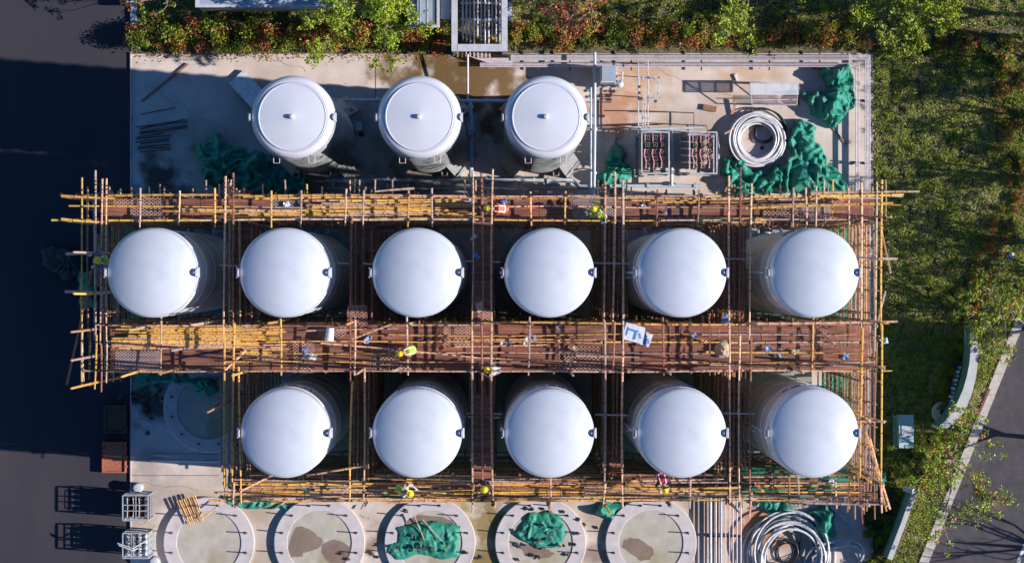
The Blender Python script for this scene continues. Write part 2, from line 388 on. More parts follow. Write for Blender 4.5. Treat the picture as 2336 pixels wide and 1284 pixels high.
def lug(parent, side, z, rr, sc_=1.0):
    b = MB(); x = side * rr
    # an upright plate with a round eye, standing in the y-z plane
    def ringpts():
        o = []
        for i in range(13):
            a = math.pi * i / 12; o.append((.17 * math.cos(a), .30 + .17 * math.sin(a)))
        return [(.17, -.25)] + o + [(-.17, -.25)]
    out = [(p[0] * sc_, p[1] * sc_) for p in ringpts()]; n = len(out)
    hole = []
    for i in range(n):
        vx, vy = out[i][0], out[i][1] - .27 * sc_; d = math.hypot(vx, vy); hole.append((vx / d * .04 * sc_, .27 * sc_ + vy / d * .04 * sc_))
    k = b.mi('white_steel'); i0 = len(b.v)
    for dx in (-.025, .025):
        for p in out: b.v.append((x + dx, p[0], z + p[1]))
        for p in hole: b.v.append((x + dx, p[0], z + p[1]))
    for i in range(n):
        j = (i + 1) % n
        for (o_, s_) in ((0, 1), (2 * n, -1)):
            q = (i0 + o_ + i, i0 + o_ + j, i0 + o_ + n + j, i0 + o_ + n + i); b.f.append(q if s_ < 0 else q[::-1]); b.m.append(k)
        b.f.append((i0 + i, i0 + j, i0 + 2 * n + j, i0 + 2 * n + i)); b.m.append(k)
        b.f.append((i0 + n + j, i0 + n + i, i0 + 3 * n + i, i0 + 3 * n + j)); b.m.append(k)
    b.box((x - side * .1, 0, z - .16), (.2, .40 * sc_, .03), 'white_steel'); b.box((x + side * .05, 0, z - .05), (.06, .42 * sc_, .36), 'white_steel')
    b.build('lifting_lug', parent, smooth=False)

def dome_profile(Rb, zt):
    Rc, kr = 1.85 * Rb, .27; th = math.asin((Rb - kr) / (Rc - kr)); pr = []
    for i in range(13):
        a = (math.pi / 2 - th) * i / 12; pr.append((Rb - kr + kr * math.cos(a), zt + kr * math.sin(a)))
    cz = zt + kr * math.cos(th) - Rc * math.cos(th)
    for i in range(1, 31): a = th * (1 - i / 30); pr.append((Rc * math.sin(a) if i < 30 else .0001, cz + Rc * math.cos(a)))
    return pr, cz + Rc

def domed_tank(px, py, label, group, seed):
    rnd = random.Random(seed); z0 = .25; zt = 18.9; Rb = 1.6
    k = 1 - 19.2 / H; gx = (px - NX) / S * k; gy = (NY - py) / S * k
    t = empty('storage_tank', (gx, gy, .05), label, 'tank', group)
    b = MB(); pr = [(Rb - .02, .9)]
    for z in (3.3, 6.4, 9.5, 12.6, 15.7, 17.9):
        pr += [(Rb - .012, z - .06), (Rb + .012, z - .03), (Rb + .012, z + .03), (Rb - .012, z + .06)]
    pr += [(Rb, zt)]; b.lathe(pr, 'barrel_paint', n=72); b.build('barrel', t)
    b = MB(); dp, top = dome_profile(Rb, zt); b.lathe([(Rb, zt - .004)] + dp, 'tank_paint', n=96); b.build('dome', t, angle=60)
    b = MB(); b.lathe([(Rb + .03, .16), (Rb + .03, .95), (Rb - .1, 1.0)], 'grey_steel', n=48)
    for i in range(12):
        a = R(15 + 30 * i); b.box(((Rb + .1) * math.cos(a), (Rb + .1) * math.sin(a), .4), (.2, .03, .5), 'grey_steel', rz=a)
    b.build('skirt', t)
    lug(t, -1, zt - .02, Rb + .03, .85); lug(t, 1, zt + .02, Rb + .0, .85)
    # dashed weld/nameplate marks round the shoulder, pipes clipped to the barrel and a manway
    b = MB()
    for i in range(16):
        a = R(58 + i * 4.2)
        if rnd.random() < .75: b.box(((Rb + .015) * math.cos(a), (Rb + .015) * math.sin(a), zt - 2.3), (.04, rnd.uniform(.07, .11), .22), 'sign_blue', rz=a)
    b.build('blue_marking', t)
    for i, a in enumerate((R(180), R(186), R(174))):
        b = MB()
        x, y = (Rb + .13) * math.cos(a), (Rb + .13) * math.sin(a); hh = (17.2, 14.5, 12.0)[i]
        b.path([(x * .93, y * .93, hh), (x, y, hh - .15), (x, y, .4)], .045, 'white_steel', n=8)
        for z in range(2, int(hh), 3): b.box((x * .97, y * .97, z), (.16, .12, .05), 'grey_steel', rz=a)
        b.build('riser_pipe', t)
    b = MB(); b.path([(0, Rb - .1, 1.6), (0, Rb + .28, 1.6)], .27, 'grey_steel', n=20); b.path([(0, Rb + .28, 1.6), (0, Rb + .36, 1.6)], .35, 'white_steel', n=20); b.build('manway', t)
    b = MB(); b.path([(.5, Rb + .05, 2.8), (.5, Rb + .45, 2.8), (.5, Rb + .45, .9), (.9, Rb + .75, .9)], .06, 'blue_steel', n=8); b.build('outlet_pipe', t)
    b = MB(); b.path([(-.5, Rb + .05, 3.4), (-.5, Rb + .35, 3.4), (-.5, Rb + .35, 1.2)], .05, 'white_steel', n=8); b.build('outlet_pipe', t)
    b = MB()
    for q in range(5): b.box((-.9 + q * .4, -Rb - .35, .9 + .1 * (q % 2)), (.14, .2, .14), 'blue_steel'); b.path([(-.9 + q * .4, -Rb - .1, 1), (-.9 + q * .4, -Rb - .75, 1), (-.9 + q * .4, -Rb - .75, .3)], .035, 'white_steel', n=6)
    b.path([(-1.2, -Rb - .35, .9), (1.2, -Rb - .35, .9)], .05, 'blue_steel', n=8)
    b.build('valve_pipework', t)
    return t
r3 = ['white domed tank at the left end of the six-tank row, nearest the dark asphalt yard', 'white domed tank second from the left in the six-tank row, left of the looped cable',
      'white domed tank in the six-tank row directly above the white bucket side, left of the planked centre walkway', 'white domed tank in the six-tank row just right of the planked centre walkway',
      'white domed tank of the six-tank row above and right of the blue white boards', 'white domed tank at the right end of the six-tank row, beside the lawn']
r3[2] = 'white domed tank in the six-tank row just left of the planked centre walkway'
for k in range(6): domed_tank(345 + 302.8 * k, 622, r3[k], 'white domed tanks in the upper domed row', 10 + k)
r4 = ['white domed tank at the left end of the five-tank row, right of the shaded foundation', 'white domed tank of the five-tank row above the foundation with the wide green tarpaulin',
      'white domed tank of the five-tank row just right of the planked centre walkway', 'white domed tank of the five-tank row above the worker in a red and black jacket',
      'white domed tank at the right end of the five-tank row, nearest the garden cabinet']
for k in range(5): domed_tank(649.5 + 302 * k, 988, r4[k], 'white domed tanks in the lower domed row', 20 + k)
for i in range(11):                                            # low foundations under the domed tanks
    px = (478 + 251.6 * i) if i < 6 else (729.6 + 251.6 * (i - 6)); py = 622 if i < 6 else 927
    o = foundation(px, py, 'round concrete foundation under a white domed tank', 'foundations beneath the domed tanks', bolts=False); o.location.z = .04; o.scale = (1, 1, .5)

def ringed_tank(px, label, seed, py=268):
    Rb = 1.555; zt = 14.45; k = 1 - 14.6 / H; gx = (px - NX) / S * k; gy = (NY - py) / S * k
    t = empty('cold_tank', (gx, gy, .05), label, 'tank', 'white tanks with ringed flat lids')
    b = MB(); pr = [(Rb - .05, 1.0)]; z = 1.2
    while z < zt - .45:
        pr += [(Rb - .03, z), (Rb + .01, z + .05), (Rb + .01, z + .16), (Rb - .03, z + .21)]; z += .62
    pr += [(Rb, zt)]; b.lathe(pr, 'cold_barrel', n=72); b.build('barrel', t)
    ri = Rb * .82
    b = MB(); pr = [(Rb, zt - .003)]
    for i in range(15):
        a = math.pi / 2 * i / 14; pr.append((ri + .02 + (Rb - ri - .02) * math.cos(a), zt + .35 * math.sin(a)))
    pr += [(ri + .01, zt + .335)]; b.lathe(pr, 'lid_paint', n=96); b.build('shoulder', t, angle=60)
    b = MB(); zz = zt + .34
    b.lathe([(ri, zz), (ri + .005, zz + .05), (ri - .03, zz + .065), (ri - .05, zz + .045), (.6, zz + .13), (.0001, zz + .17)], 'lid_paint', n=96); b.build('lid', t, angle=25)
    b = MB(); b.lathe([(ri + .004, zz - .03), (ri + .008, zz + .012), (ri + .019, zz + .012), (ri + .022, zz - .03)], 'lid_seam', n=96); b.build('lid_seam', t)
    b = MB(); b.lathe([(.085, zz + .1), (.085, zz + .27), (.07, zz + .30), (.0001, zz + .31)], 'white_steel', n=20, mts=['white_steel', 'nozzle', 'nozzle', 'nozzle']); b.build('nozzle', t)
    lug(t, -1, zt - .03, Rb + .04, .8); lug(t, 1, zt + .03, Rb - .02, .8)
    for z, s_ in ((13.9, 1), (1.0, 1)):                              # U shaped step hoops on the lower side
        for x in (-.66, .66):
            b = MB(); a = -Rb * math.cos(math.asin(x / Rb)) + .03; wd = .12
            b.path([(x - wd, a, z), (x - wd * .9, a - .30, z), (x + wd * .9, a - .30, z), (x + wd, a, z)], .017, 'pink_steel', n=6); b.build('step_hoop', t)
    for i in range(4):
        a = R(45 + 90 * i); b = MB(); c, s_ = math.cos(a), math.sin(a)
        y_ = Vector((-s_, c, 0)) * .42; top = Vector((c, s_, 0)) * (Rb - .05) + Vector((0, 0, 2.3)); bot = Vector((c, s_, 0)) * (Rb + .55)
        inn = Vector((c, s_, 0)) * (Rb - .4)
        b.quad(top - y_, bot - y_, bot + y_, top + y_, 'leg_paint'); b.quad(top - y_, inn - y_, bot - y_, top - y_, 'leg_paint'); b.quad(top + y_, top + y_, bot + y_, inn + y_, 'leg_paint'); b.f[-1] = b.f[-1][1:]; b.f[-2] = b.f[-2][:3]
        b.quad(inn - y_, inn + y_, bot + y_, bot - y_, 'leg_paint'); b.build('support_leg', t, smooth=False)
    b = MB(); b.path([(1.0, Rb * .6, 2.6), (1.5, Rb * .72, 2.6), (1.5, Rb * .72, .6)], .06, 'blue_steel'); b.build('outlet_pipe', t); b = MB(); b.lathe([(.12, .5), (.12, .8)], 'rust_steel', c=(1.85, .1, 0), n=10); b.build('drain_pot', t); b = MB()
    b.box((1.75, .4, 1.1), (.25, .35, .3), 'white_steel'); b.path([(1.7, .4, 1.1), (1.3, .4, 1.1)], .04, 'white_steel'); b.build('valve_pipework', t)
ringed_tank(668, 'white tank with a ringed flat lid, beside the shaded green tarpaulin heap and old slab', 1)
ringed_tank(957, 'white tank with a ringed flat lid, the middle one of its row of three', 2)
ringed_tank(1245.5, 'white tank with a ringed flat lid, beside the tall upright pipe and white control cabinet', 3)

# ---------------------------------------------------------------- bamboo scaffold
ZT = 15.95
def pole_mb(b, a, c, r, mt, node=True, n=6, rr=None):
    rr = rr or random
    a = Vector(a); c = Vector(c); L = (c - a).length; bow = Vector((rr.uniform(-1, 1), rr.uniform(-1, 1), rr.uniform(-.6, .6))) * min(.05, L * .008)
    if not node:
        pts = [a, (a + c) / 2 + bow, c]; b.path(pts, r, mt, n=n, radii=[r * 1.06, r, r * .85]); return
    m = max(3, int(L / .42)); pts = []; rad = []
    for i in range(m + 1):
        t = i / m; p = a.lerp(c, t) + bow * (4 * t * (1 - t)); d = (c - a).normalized(); q = r * (1.08 - .3 * t)
        if 0 < i < m:
            pts += [p - d * .035, p, p + d * .035]; rad += [q, q * 1.16, q]
        else: pts.append(p); rad.append(q)
    f0 = len(b.f); b.path(pts, r, mt, n=n, radii=rad)
    kn = b.mi('bamboo_node')
    for i in range(1, m):                                # darker ring at each joint
        if rr.random() < .8:
            s_ = f0 + (3 * i - 2) * n
            for q in range(n):
                if s_ + q < len(b.m): b.m[s_ + q] = kn
BM = ['bamboo_a', 'bamboo_b', 'bamboo_c', 'bamboo_d']
scf = empty('bamboo_scaffold', P(1140, 790, 0), 'many-storeyed bamboo pole scaffold with walkways wrapped round the eleven domed tanks', 'scaffold')
off = scf.location.copy()
def part(b, name, lab=None, stuff=False):
    if not b.v: return None
    b.v = [(x[0] - off.x, x[1] - off.y, x[2] - off.z) for x in b.v]
    o = b.build(name, scf)
    if lab: o['label'] = lab
    if stuff: o['kind'] = 'stuff'
    return o
def pick(w): return random.choices(BM, w)[0]
def run_x(y, x0, x1, z, w, name='ledger', step=350, jit=2.5, r=.05):
    """poles laid end to end along x, overlapping at the ties"""
    x = x0
    while x < x1 - 30:
        xe = min(x + step * random.uniform(.85, 1.15), x1 + random.uniform(-10, 25)); yj = random.uniform(-jit, jit)
        b = MB(); pole_mb(b, P(x - random.uniform(5, 35), y + yj, z + random.uniform(.0, .05)), P(xe, y - yj * .6 + random.uniform(-1, 1), z + random.uniform(.0, .08)), r * random.uniform(.62, .88), pick(w)); part(b, name)
        x = xe
def run_y(x, y0, y1, z, w, name='cross_pole', step=360, jit=3, r=.048):
    y = y0
    while y < y1 - 30:
        ye = min(y + step * random.uniform(.85, 1.15), y1 + random.uniform(-8, 8)); xj = random.uniform(-jit, jit)
        b = MB(); pole_mb(b, P(x + xj, y - random.uniform(0, 25), z + random.uniform(.08, .13)), P(x - xj, ye, z + random.uniform(.08, .13)), r * random.uniform(.85, 1.1), pick(w)); part(b, name)
        y = ye
# long ledgers on the top storey
for (y, x0, x1, w, r) in ((447, 178, 2040, (5, 2, 0, 1), .055), (452, 600, 2010, (5, 2, 0, 1), .05), (472, 180, 1120, (5, 2, 0, 1), .046), (474, 1120, 1700, (0, 1, 0, 4), .042), (467, 1690, 2035, (4, 1, 0, 1), .045),
                          (502, 150, 2015, (3, 3, 0, 2), .046), (497, 700, 1110, (5, 1, 0, 1), .04), (741, 235, 1100, (2, 2, 2, 1), .045), (738, 1120, 2030, (4, 2, 1, 1), .052), (764, 900, 1960, (1, 4, 0, 3), .032),
                          (781, 640, 1960, (5, 2, 0, 1), .036), (806, 560, 1990, (2, 4, 0, 1), .032), (826, 540, 1990, (3, 3, 0, 1), .032), (846, 200, 2045, (3, 3, 1, 1), .045), (1102, 520, 1960, (5, 1, 1, 1), .042), (1122, 505, 1960, (4, 1, 1, 1), .05), (1141, 505, 2005, (4, 2, 1, 1), .046)):
    run_x(y, x0, x1, ZT + .9 if y in (447, 502, 846, 1141) else ZT + .03, w, r=r)
LANES = [(218, 410, 885), (231, 418, 890), (243, 420, 880), (512, 404, 1140), (532, 404, 1165), (547, 850, 1150), (801, 500, 1150), (830, 850, 1150), (1077, 402, 1165), (1100, 402, 1150), (1123, 408, 1170), (1379, 420, 1150), (1400, 400, 845), (1421, 420, 1150),
         (1664, 425, 1165), (1688, 400, 1150), (1712, 425, 1185), (1965, 430, 1200), (1998, 420, 1195), (2011, 418, 1170), (187, 430, 880)]
for (x, y0, y1) in LANES: run_y(x, y0, y1, ZT + .95, (2, 3.5, 2.2, 2) if x < 2000 else (5, 1, 0, 0), r=.038)
TR = [320, 410, 490, 619, 687, 790, 830, 932, 985, 1210, 1290, 1500, 1595, 1810, 1838, 1862, 1935]
for x in TR:
    b = MB(); pole_mb(b, P(x, 438 - random.uniform(0, 14), ZT + .98), P(x + random.uniform(-3, 3), 512 + random.uniform(0, 8), ZT + .98), .036, pick((2, 2, 1, 3))); part(b, 'transom')
for x in (368, 640, 810, 928, 1208, 1512, 1618, 1855):
    b = MB(); pole_mb(b, P(x, 722, ZT + .5), P(x + random.uniform(-4, 4), 856, ZT + .5), .036, pick((2, 2, 1, 3))); part(b, 'transom')
for x in (1255, 1575, 1800, 1820, 1905, 1938):
    b = MB(); pole_mb(b, P(x, 1085, ZT + .5), P(x + random.uniform(-4, 4), 1160, ZT + .5), .04, pick((2, 2, 1, 3))); part(b, 'transom')
for x in [200, 250, 275, 300, 340, 365, 375, 440, 470, 500, 520, 527, 540, 556, 600, 650, 700, 735, 798, 810, 820, 834, 848, 856, 895, 930, 1060, 1085, 1112, 1365, 1375, 1388, 1410, 1430, 1440, 1640, 1655, 1675, 1700, 1740, 1780, 1850, 1860, 1880, 1890, 1900, 1925, 1945, 1990, 2020]:
    l_ = random.choice((10, 14, 20, 30)); b = MB(); pole_mb(b, P(x, 441 - l_, ZT - random.choice((.3, 1.9, 3.7))), P(x + random.uniform(-2, 2), 500, ZT - random.uniform(.3, 1.9)), .03, pick((1, 2, 1, 3))); part(b, 'putlog')
# uprights; px is where the pole crosses the top storey
UPR = []
for y in (447, 503):
    for x in (150, 187, 232, 320, 412, 512, 619, 687, 800, 932, 985, 1077, 1123, 1210, 1290, 1379, 1421, 1500, 1595, 1664, 1712, 1838, 1935, 1998): UPR.append((x, y, 16.9))
for y in (580, 665, 752, 811, 875): UPR.append((215, y, 21.0))
for x, y in ((423, 793), (310, 850), (400, 845), (470, 735), (490, 845), (560, 848), (340, 745), (825, 845), (905, 840), (1080, 845), (1120, 845), (1300, 845), (1430, 845), (1512, 845), (1575, 840), (1800, 840), (640, 732), (800, 738), (936, 738), (1205, 738), (1516, 738), (1700, 738)): UPR.append((x, y, random.choice((18.2, 20.0, 20.6))))
for x, y in ((500, 925), (545, 1010), (545, 1145), (650, 1143), (800, 1100), (835, 1145), (930, 1100), (1080, 1100), (1125, 1145), (1250, 1145), (1380, 1148), (1421, 1100), (1523, 1145), (1664, 1145), (1712, 1100), (1830, 1143), (1945, 1143)): UPR.append((x, y, random.choice((17.6, 19.2, 20.2))))
for x, y in ((1998, 588), (1996, 735), (1998, 838), (1998, 958), (1966, 952), (1965, 1090), (2000, 1095), (1965, 1141), (2000, 1141), (2010, 500)): UPR.append((x, y, 18.3))
for (x, y, top) in UPR:
    g = P(x, y, ZT); b = MB(); zz = 0; ln = random.uniform(-.06, .06), random.uniform(-.06, .06); mt_ = pick((3, 2, 1, 3))
    pole_mb(b, (g.x, g.y, .02), (g.x, g.y, ZT - 4.5), .05, 'bamboo_c', node=False); pole_mb(b, (g.x + .07, g.y, ZT - 6), (g.x + ln[0], g.y + ln[1], top), .048, mt_); part(b, 'upright')
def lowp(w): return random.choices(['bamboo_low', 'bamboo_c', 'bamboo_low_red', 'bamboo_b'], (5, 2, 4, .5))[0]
# lower storeys: the poles one could no longer count down in the dark
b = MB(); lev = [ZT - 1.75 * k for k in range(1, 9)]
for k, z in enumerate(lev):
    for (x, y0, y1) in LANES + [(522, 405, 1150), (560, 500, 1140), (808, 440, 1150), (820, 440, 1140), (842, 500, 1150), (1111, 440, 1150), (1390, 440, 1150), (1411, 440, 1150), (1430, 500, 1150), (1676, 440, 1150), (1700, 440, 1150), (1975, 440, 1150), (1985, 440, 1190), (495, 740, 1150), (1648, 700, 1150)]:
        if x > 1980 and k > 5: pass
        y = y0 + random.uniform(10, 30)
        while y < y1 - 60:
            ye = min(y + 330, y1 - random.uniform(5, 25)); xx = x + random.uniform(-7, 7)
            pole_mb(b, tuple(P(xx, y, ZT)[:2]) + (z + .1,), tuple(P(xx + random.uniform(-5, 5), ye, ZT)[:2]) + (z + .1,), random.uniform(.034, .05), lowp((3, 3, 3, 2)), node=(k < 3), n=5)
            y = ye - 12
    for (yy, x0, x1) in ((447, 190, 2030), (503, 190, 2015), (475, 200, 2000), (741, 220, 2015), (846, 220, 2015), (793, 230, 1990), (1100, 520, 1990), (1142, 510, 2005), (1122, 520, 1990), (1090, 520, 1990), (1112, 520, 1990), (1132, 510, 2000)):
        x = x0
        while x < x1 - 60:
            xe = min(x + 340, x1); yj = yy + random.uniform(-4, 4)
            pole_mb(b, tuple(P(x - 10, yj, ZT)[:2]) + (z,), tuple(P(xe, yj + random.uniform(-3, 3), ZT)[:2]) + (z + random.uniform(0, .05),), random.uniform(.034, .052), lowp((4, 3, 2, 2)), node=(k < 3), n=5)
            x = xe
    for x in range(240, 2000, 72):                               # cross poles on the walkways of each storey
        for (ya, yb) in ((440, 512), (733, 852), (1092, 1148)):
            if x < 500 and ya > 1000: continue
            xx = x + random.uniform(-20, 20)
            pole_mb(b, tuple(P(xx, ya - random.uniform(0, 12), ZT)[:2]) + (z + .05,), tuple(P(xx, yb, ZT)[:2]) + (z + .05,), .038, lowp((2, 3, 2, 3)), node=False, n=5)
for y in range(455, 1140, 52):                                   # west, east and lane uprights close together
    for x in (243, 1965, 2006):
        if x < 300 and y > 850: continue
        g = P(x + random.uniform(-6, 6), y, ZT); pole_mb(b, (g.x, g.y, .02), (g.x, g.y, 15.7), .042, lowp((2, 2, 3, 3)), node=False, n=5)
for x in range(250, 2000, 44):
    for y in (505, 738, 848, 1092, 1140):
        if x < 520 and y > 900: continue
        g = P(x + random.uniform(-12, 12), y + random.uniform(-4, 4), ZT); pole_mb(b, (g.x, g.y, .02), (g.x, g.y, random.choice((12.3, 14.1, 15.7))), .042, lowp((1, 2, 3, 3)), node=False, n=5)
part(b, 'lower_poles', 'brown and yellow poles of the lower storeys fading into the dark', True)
# raking braces near the corners
for a, c in (((152, 877, 13), (215, 590, 16.5)), ((190, 870, 16.5), (187, 590, 13)), ((2005, 500, 13.5), (2032, 622, 17.5)), ((2000, 745, 14), (2020, 665, 18)), ((1975, 985, 15), (2022, 1165, 16.6)), ((2030, 1160, 15.5), (1985, 1000, 18)), ((560, 800, 16.2), (512, 846, 17.4)), ((640, 1075, 16), (548, 1120, 16.6)),
             ((840, 1060, 16), (700, 1085, 16.3)), ((1860, 745, 16.1), (1905, 785, 16.4)), ((240, 790, 13), (225, 560, 16.2)), ((945, 430, 16.9), (855, 437, 16.9))):
    b = MB(); pole_mb(b, P(*a), P(*c), .042, pick((2, 3, 1, 2))); part(b, 'brace')
# long outrunners
for a, c in (((140, 447), (262, 453)), ((140, 500), (225, 507)), ((1850, 440), (2098, 437)), ((1870, 447), (2062, 444)), ((1700, 475), (2038, 463)), ((150, 579), (250, 577)), ((148, 665), (250, 667)), ((1960, 590), (2048, 590)), ((1700, 738), (2048, 733)), ((1900, 832), (2020, 836)), ((1960, 960), (2022, 961)), ((1800, 1145), (2010, 1150))):
    b = MB(); pole_mb(b, P(*a, ZT + 1.02), P(*c, ZT + 1.05), .05, pick((4, 3, 0, 2))); part(b, 'outrunner')
# lashings: black rope round each crossing
b = MB()
for (x, y, top) in UPR:
    for z in (ZT + .93, ZT + .0):
        g = P(x, y, ZT); b.path([(g.x, g.y, z - .05), (g.x, g.y, z + .09)], .075, 'rope', n=7)
for (x, y0, y1) in LANES:
    for y in (447, 472, 502, 741, 781, 846, 1102, 1122, 1141):
        if y0 < y < y1 and random.random() < .8:
            g = P(x, y, ZT + 1.0); b.path([g + Vector((0, -.05, 0)), g + Vector((0, .05, 0))], .066, 'rope', n=7)
for (x, y0, y1) in LANES:                                        # wire turns that band the poles north of the ledgers
    y = y0 + 4
    while y < 445:
        g = P(x, y, ZT + 1.05); b.path([g + Vector((0, -.03, 0)), g + Vector((0, .03, 0))], .062, 'rope', n=6); y += random.uniform(7, 13)
part(b, 'lashings', None, True)
# deck panels
def deck(x0, x1, y0, y1, z, mt, name='deck_panel'):
    b = MB(); a = P(x0, y1, ZT); c = P(x1, y0, ZT); nx, ny = max(2, int((c.x - a.x) / .25)), max(2, int((c.y - a.y) / .25)); sd_ = random.random() * 50; t = random.uniform(-.02, .02)
    for j in range(ny + 1):
        for i in range(nx + 1):
            x = a.x + (c.x - a.x) * i / nx; y = a.y + (c.y - a.y) * j / ny
            b.v.append((x + t * (y - a.y), y + t * (x - a.x), z + .05 * noise.noise(Vector((x * 1.3, y * 1.3, sd_)))))
    k = b.mi(mt)
    for j in range(ny):
        for i in range(nx):
            q = j * (nx + 1) + i; b.f.append((q, q + 1, q + nx + 2, q + nx + 1)); b.m.append(k)
    part(b, name)
x = 235
while x < 1990:
    w_ = random.uniform(60, 110); mt = random.choices(['deck_fine', 'deck_coarse', 'deck_grey', 'deck_brown'], (5, .8, .5, 4))[0]
    if 252 < x < 330: mt = 'deck_coarse'
    if random.random() < .93: deck(x, min(x + w_ - 1, 1995), 451 + random.uniform(-2, 4), 500 + random.uniform(-4, 4), ZT - .1 - random.uniform(0, .06), mt)
    x += w_
for (ya, yb) in ((741, 792), (790, 846)):
    x = 250
    while x < 1960:
        w_ = random.uniform(70, 130); mt = random.choices(['deck_fine', 'deck_coarse', 'deck_grey', 'deck_brown'], (5, .8, .4, 5))[0]
        deck(x, min(x + w_ - 1, 1985), ya + random.uniform(-1, 3), yb + random.uniform(-3, 2), ZT - .1 - random.uniform(0, .08), mt)
        x += w_
for (x0, x1, y0, y1, mt) in ((668, 718, 778, 850, 'deck_coarse'), (1010, 1028, 745, 790, 'deck_coarse'), (1036, 1075, 745, 790, 'deck_coarse'), (262, 318, 800, 842, 'deck_grey'), (318, 366, 799, 844, 'deck_grey'), (258, 330, 456, 474, 'deck_coarse'), (725, 790, 742, 770, 'deck_coarse'), (792, 838, 695, 740, 'deck_coarse'), (1090, 1122, 706, 735, 'deck_coarse'), (1870, 1925, 446, 470, 'deck_coarse')):
    deck(x0, x1, y0, y1, ZT - .02, mt)
for y in range(505, 1090, 66):                                    # decked centre walkway and patches on the others
    if y < 735 or y > 845:
        deck(1079, 1121, y, y + 65, ZT - .12, 'deck_brown')
        for (xa, xb) in ((508, 560), (800, 852), (1374, 1422), (1662, 1714)):
            if random.random() < .85: deck(xa, xb, y, y + 64, ZT - 1.95 - random.choice((0, 1.75)), 'deck_brown', 'lane_deck')
x = 520
while x < 1640:                                                    # lower storey decks seen between the poles
    deck(x, min(x + 108, 1975), 1092, 1143, ZT - 1.85, 'deck_brown', 'lower_deck'); x += 112
for x in range(300, 1900, 160):
    if random.random() < .7: deck(x, x + 158, 448, 508, ZT - 3.6, 'deck_brown', 'lower_deck')
    if random.random() < .7: deck(x, x + 158, 742, 850, ZT - 3.6, 'deck_brown', 'lower_deck')

# loose poles stored on the walkways: separate things
protos = {}
def loose(a, c, z, mt, label, group):
    a = P(*a, z); c = P(*c, z); L = (c - a).length; key = (mt, min((1.15, 1.7, 2.5, 3.4, 4.6, 6.0), key=lambda q: abs(q - L)), random.randint(0, 2))
    if key not in protos:
        b = MB(); pole_mb(b, (-key[1] / 2, 0, 0), (key[1] / 2, 0, 0), .032, mt); protos[key] = o = b.build('bamboo_pole')
    else:
        o = protos[key].copy(); col.objects.link(o)
    o.location = (a + c) / 2; o.rotation_euler = (random.random() * 6, math.asin(max(-1, min(1, -(c.z - a.z) / L))), math.atan2(c.y - a.y, c.x - a.x))
    tag(o, label, 'bamboo pole', group)
def pile(n, x0, x1, y0, y1, z, wts, label, group, lmin=120, lmax=330, slope=5, layers=3):
    for i in range(n):
        L = random.uniform(lmin, lmax); xa = random.uniform(x0, max(x0 + 1, x1 - L)); y = y0 + (y1 - y0) * ((i * .618) % 1) + random.uniform(-1, 1); s = random.uniform(-slope, slope)
        loose((xa, y - s / 2), (min(xa + L, x1), y + s / 2), z + .045 + random.randint(0, layers - 1) * .085, pick(wts), label, group)
pile(16, 380, 900, 478, 497, ZT - .02, (6, 2, 0, 1), 'yellow bamboo pole lying lengthwise on the left half of the top walkway', 'loose poles on the top walkway')
pile(30, 690, 1100, 457, 497, ZT - .02, (6, 2, 0, 1), 'bamboo pole lying on the top walkway between the second and third tanks', 'loose poles on the top walkway')
pile(14, 1420, 1960, 452, 468, ZT - .02, (2, 3, 2, 2), 'dull bamboo pole lying along the right half of the top walkway', 'loose poles on the top walkway')
pile(10, 1550, 1760, 496, 508, ZT - .02, (4, 2, 1, 2), 'bamboo pole at the inner edge of the top walkway right of the lime vested worker', 'loose poles on the top walkway', 90, 160)
pile(64, 246, 645, 745, 794, ZT - .02, (9, 1, 0, .5), 'bright yellow bamboo pole in the thick stack at the left of the middle walkway', 'yellow pole stack on the middle walkway', 200, 330, 5, 3)
pile(9, 540, 660, 788, 822, ZT - .02, (4, 3, 0, 1), 'short bamboo pole in the loose group below the yellow stack', 'short poles below the yellow stack', 70, 115, 4, 1)
pile(9, 680, 1960, 744, 840, ZT - .02, (1, 3, 2, 2), 'single bamboo pole lying across the mats of the middle walkway', 'scattered poles on the middle walkway', 180, 330, 6, 1)
pile(96, 505, 1700, 1094, 1143, ZT - .1, (6, 3, 2, 3), 'bamboo pole in the long tangle on the bottom walkway', 'poles heaped on the bottom walkway', 150, 330, 9, 4)
pile(8, 1690, 1990, 1088, 1143, ZT - .1, (3, 3, 2, 2), 'bamboo pole at the right end of the bottom walkway', 'poles heaped on the bottom walkway', 120, 280, 5, 2)
loose((735, 783), (1100, 817), ZT + .35, 'bamboo_b', 'long pale pole slanting across the middle walkway under the crouching worker in lime', None)
loose((1090, 815), (1330, 826), ZT + .2, 'bamboo_b', 'pale pole running right from the worker in white on the middle walkway', None)
loose((800, 775), (905, 735), ZT + .2, 'bamboo_b', 'short pale pole slanting beside the white bucket', None)

# ---------------------------------------------------------------- pipes and plant on the apron
def thing_mesh(b, name, label, cat, group=None, smooth=True):
    return tag(b.build(name, smooth=smooth), label, cat, group)
def pipe(name, pts, r, mt, label, group=None, n=10, clips=0, cm='dark_steel', flanges=()):
    b = MB(); b.path(pts, r, mt, n=n); t = empty(name, pts[0], label, 'pipe', group); base = Vector(pts[0])
    b.v = [tuple(Vector(v) - base) for v in b.v]; b.build('pipe_run', t)
    if flanges:
        for (p, d) in flanges:
            b = MB(); p = Vector(p) - base; d = Vector(d).normalized(); b.path([p - d * .05, p + d * .05], r * 1.7, mt, n=12); b.build('flange', t)
    return t
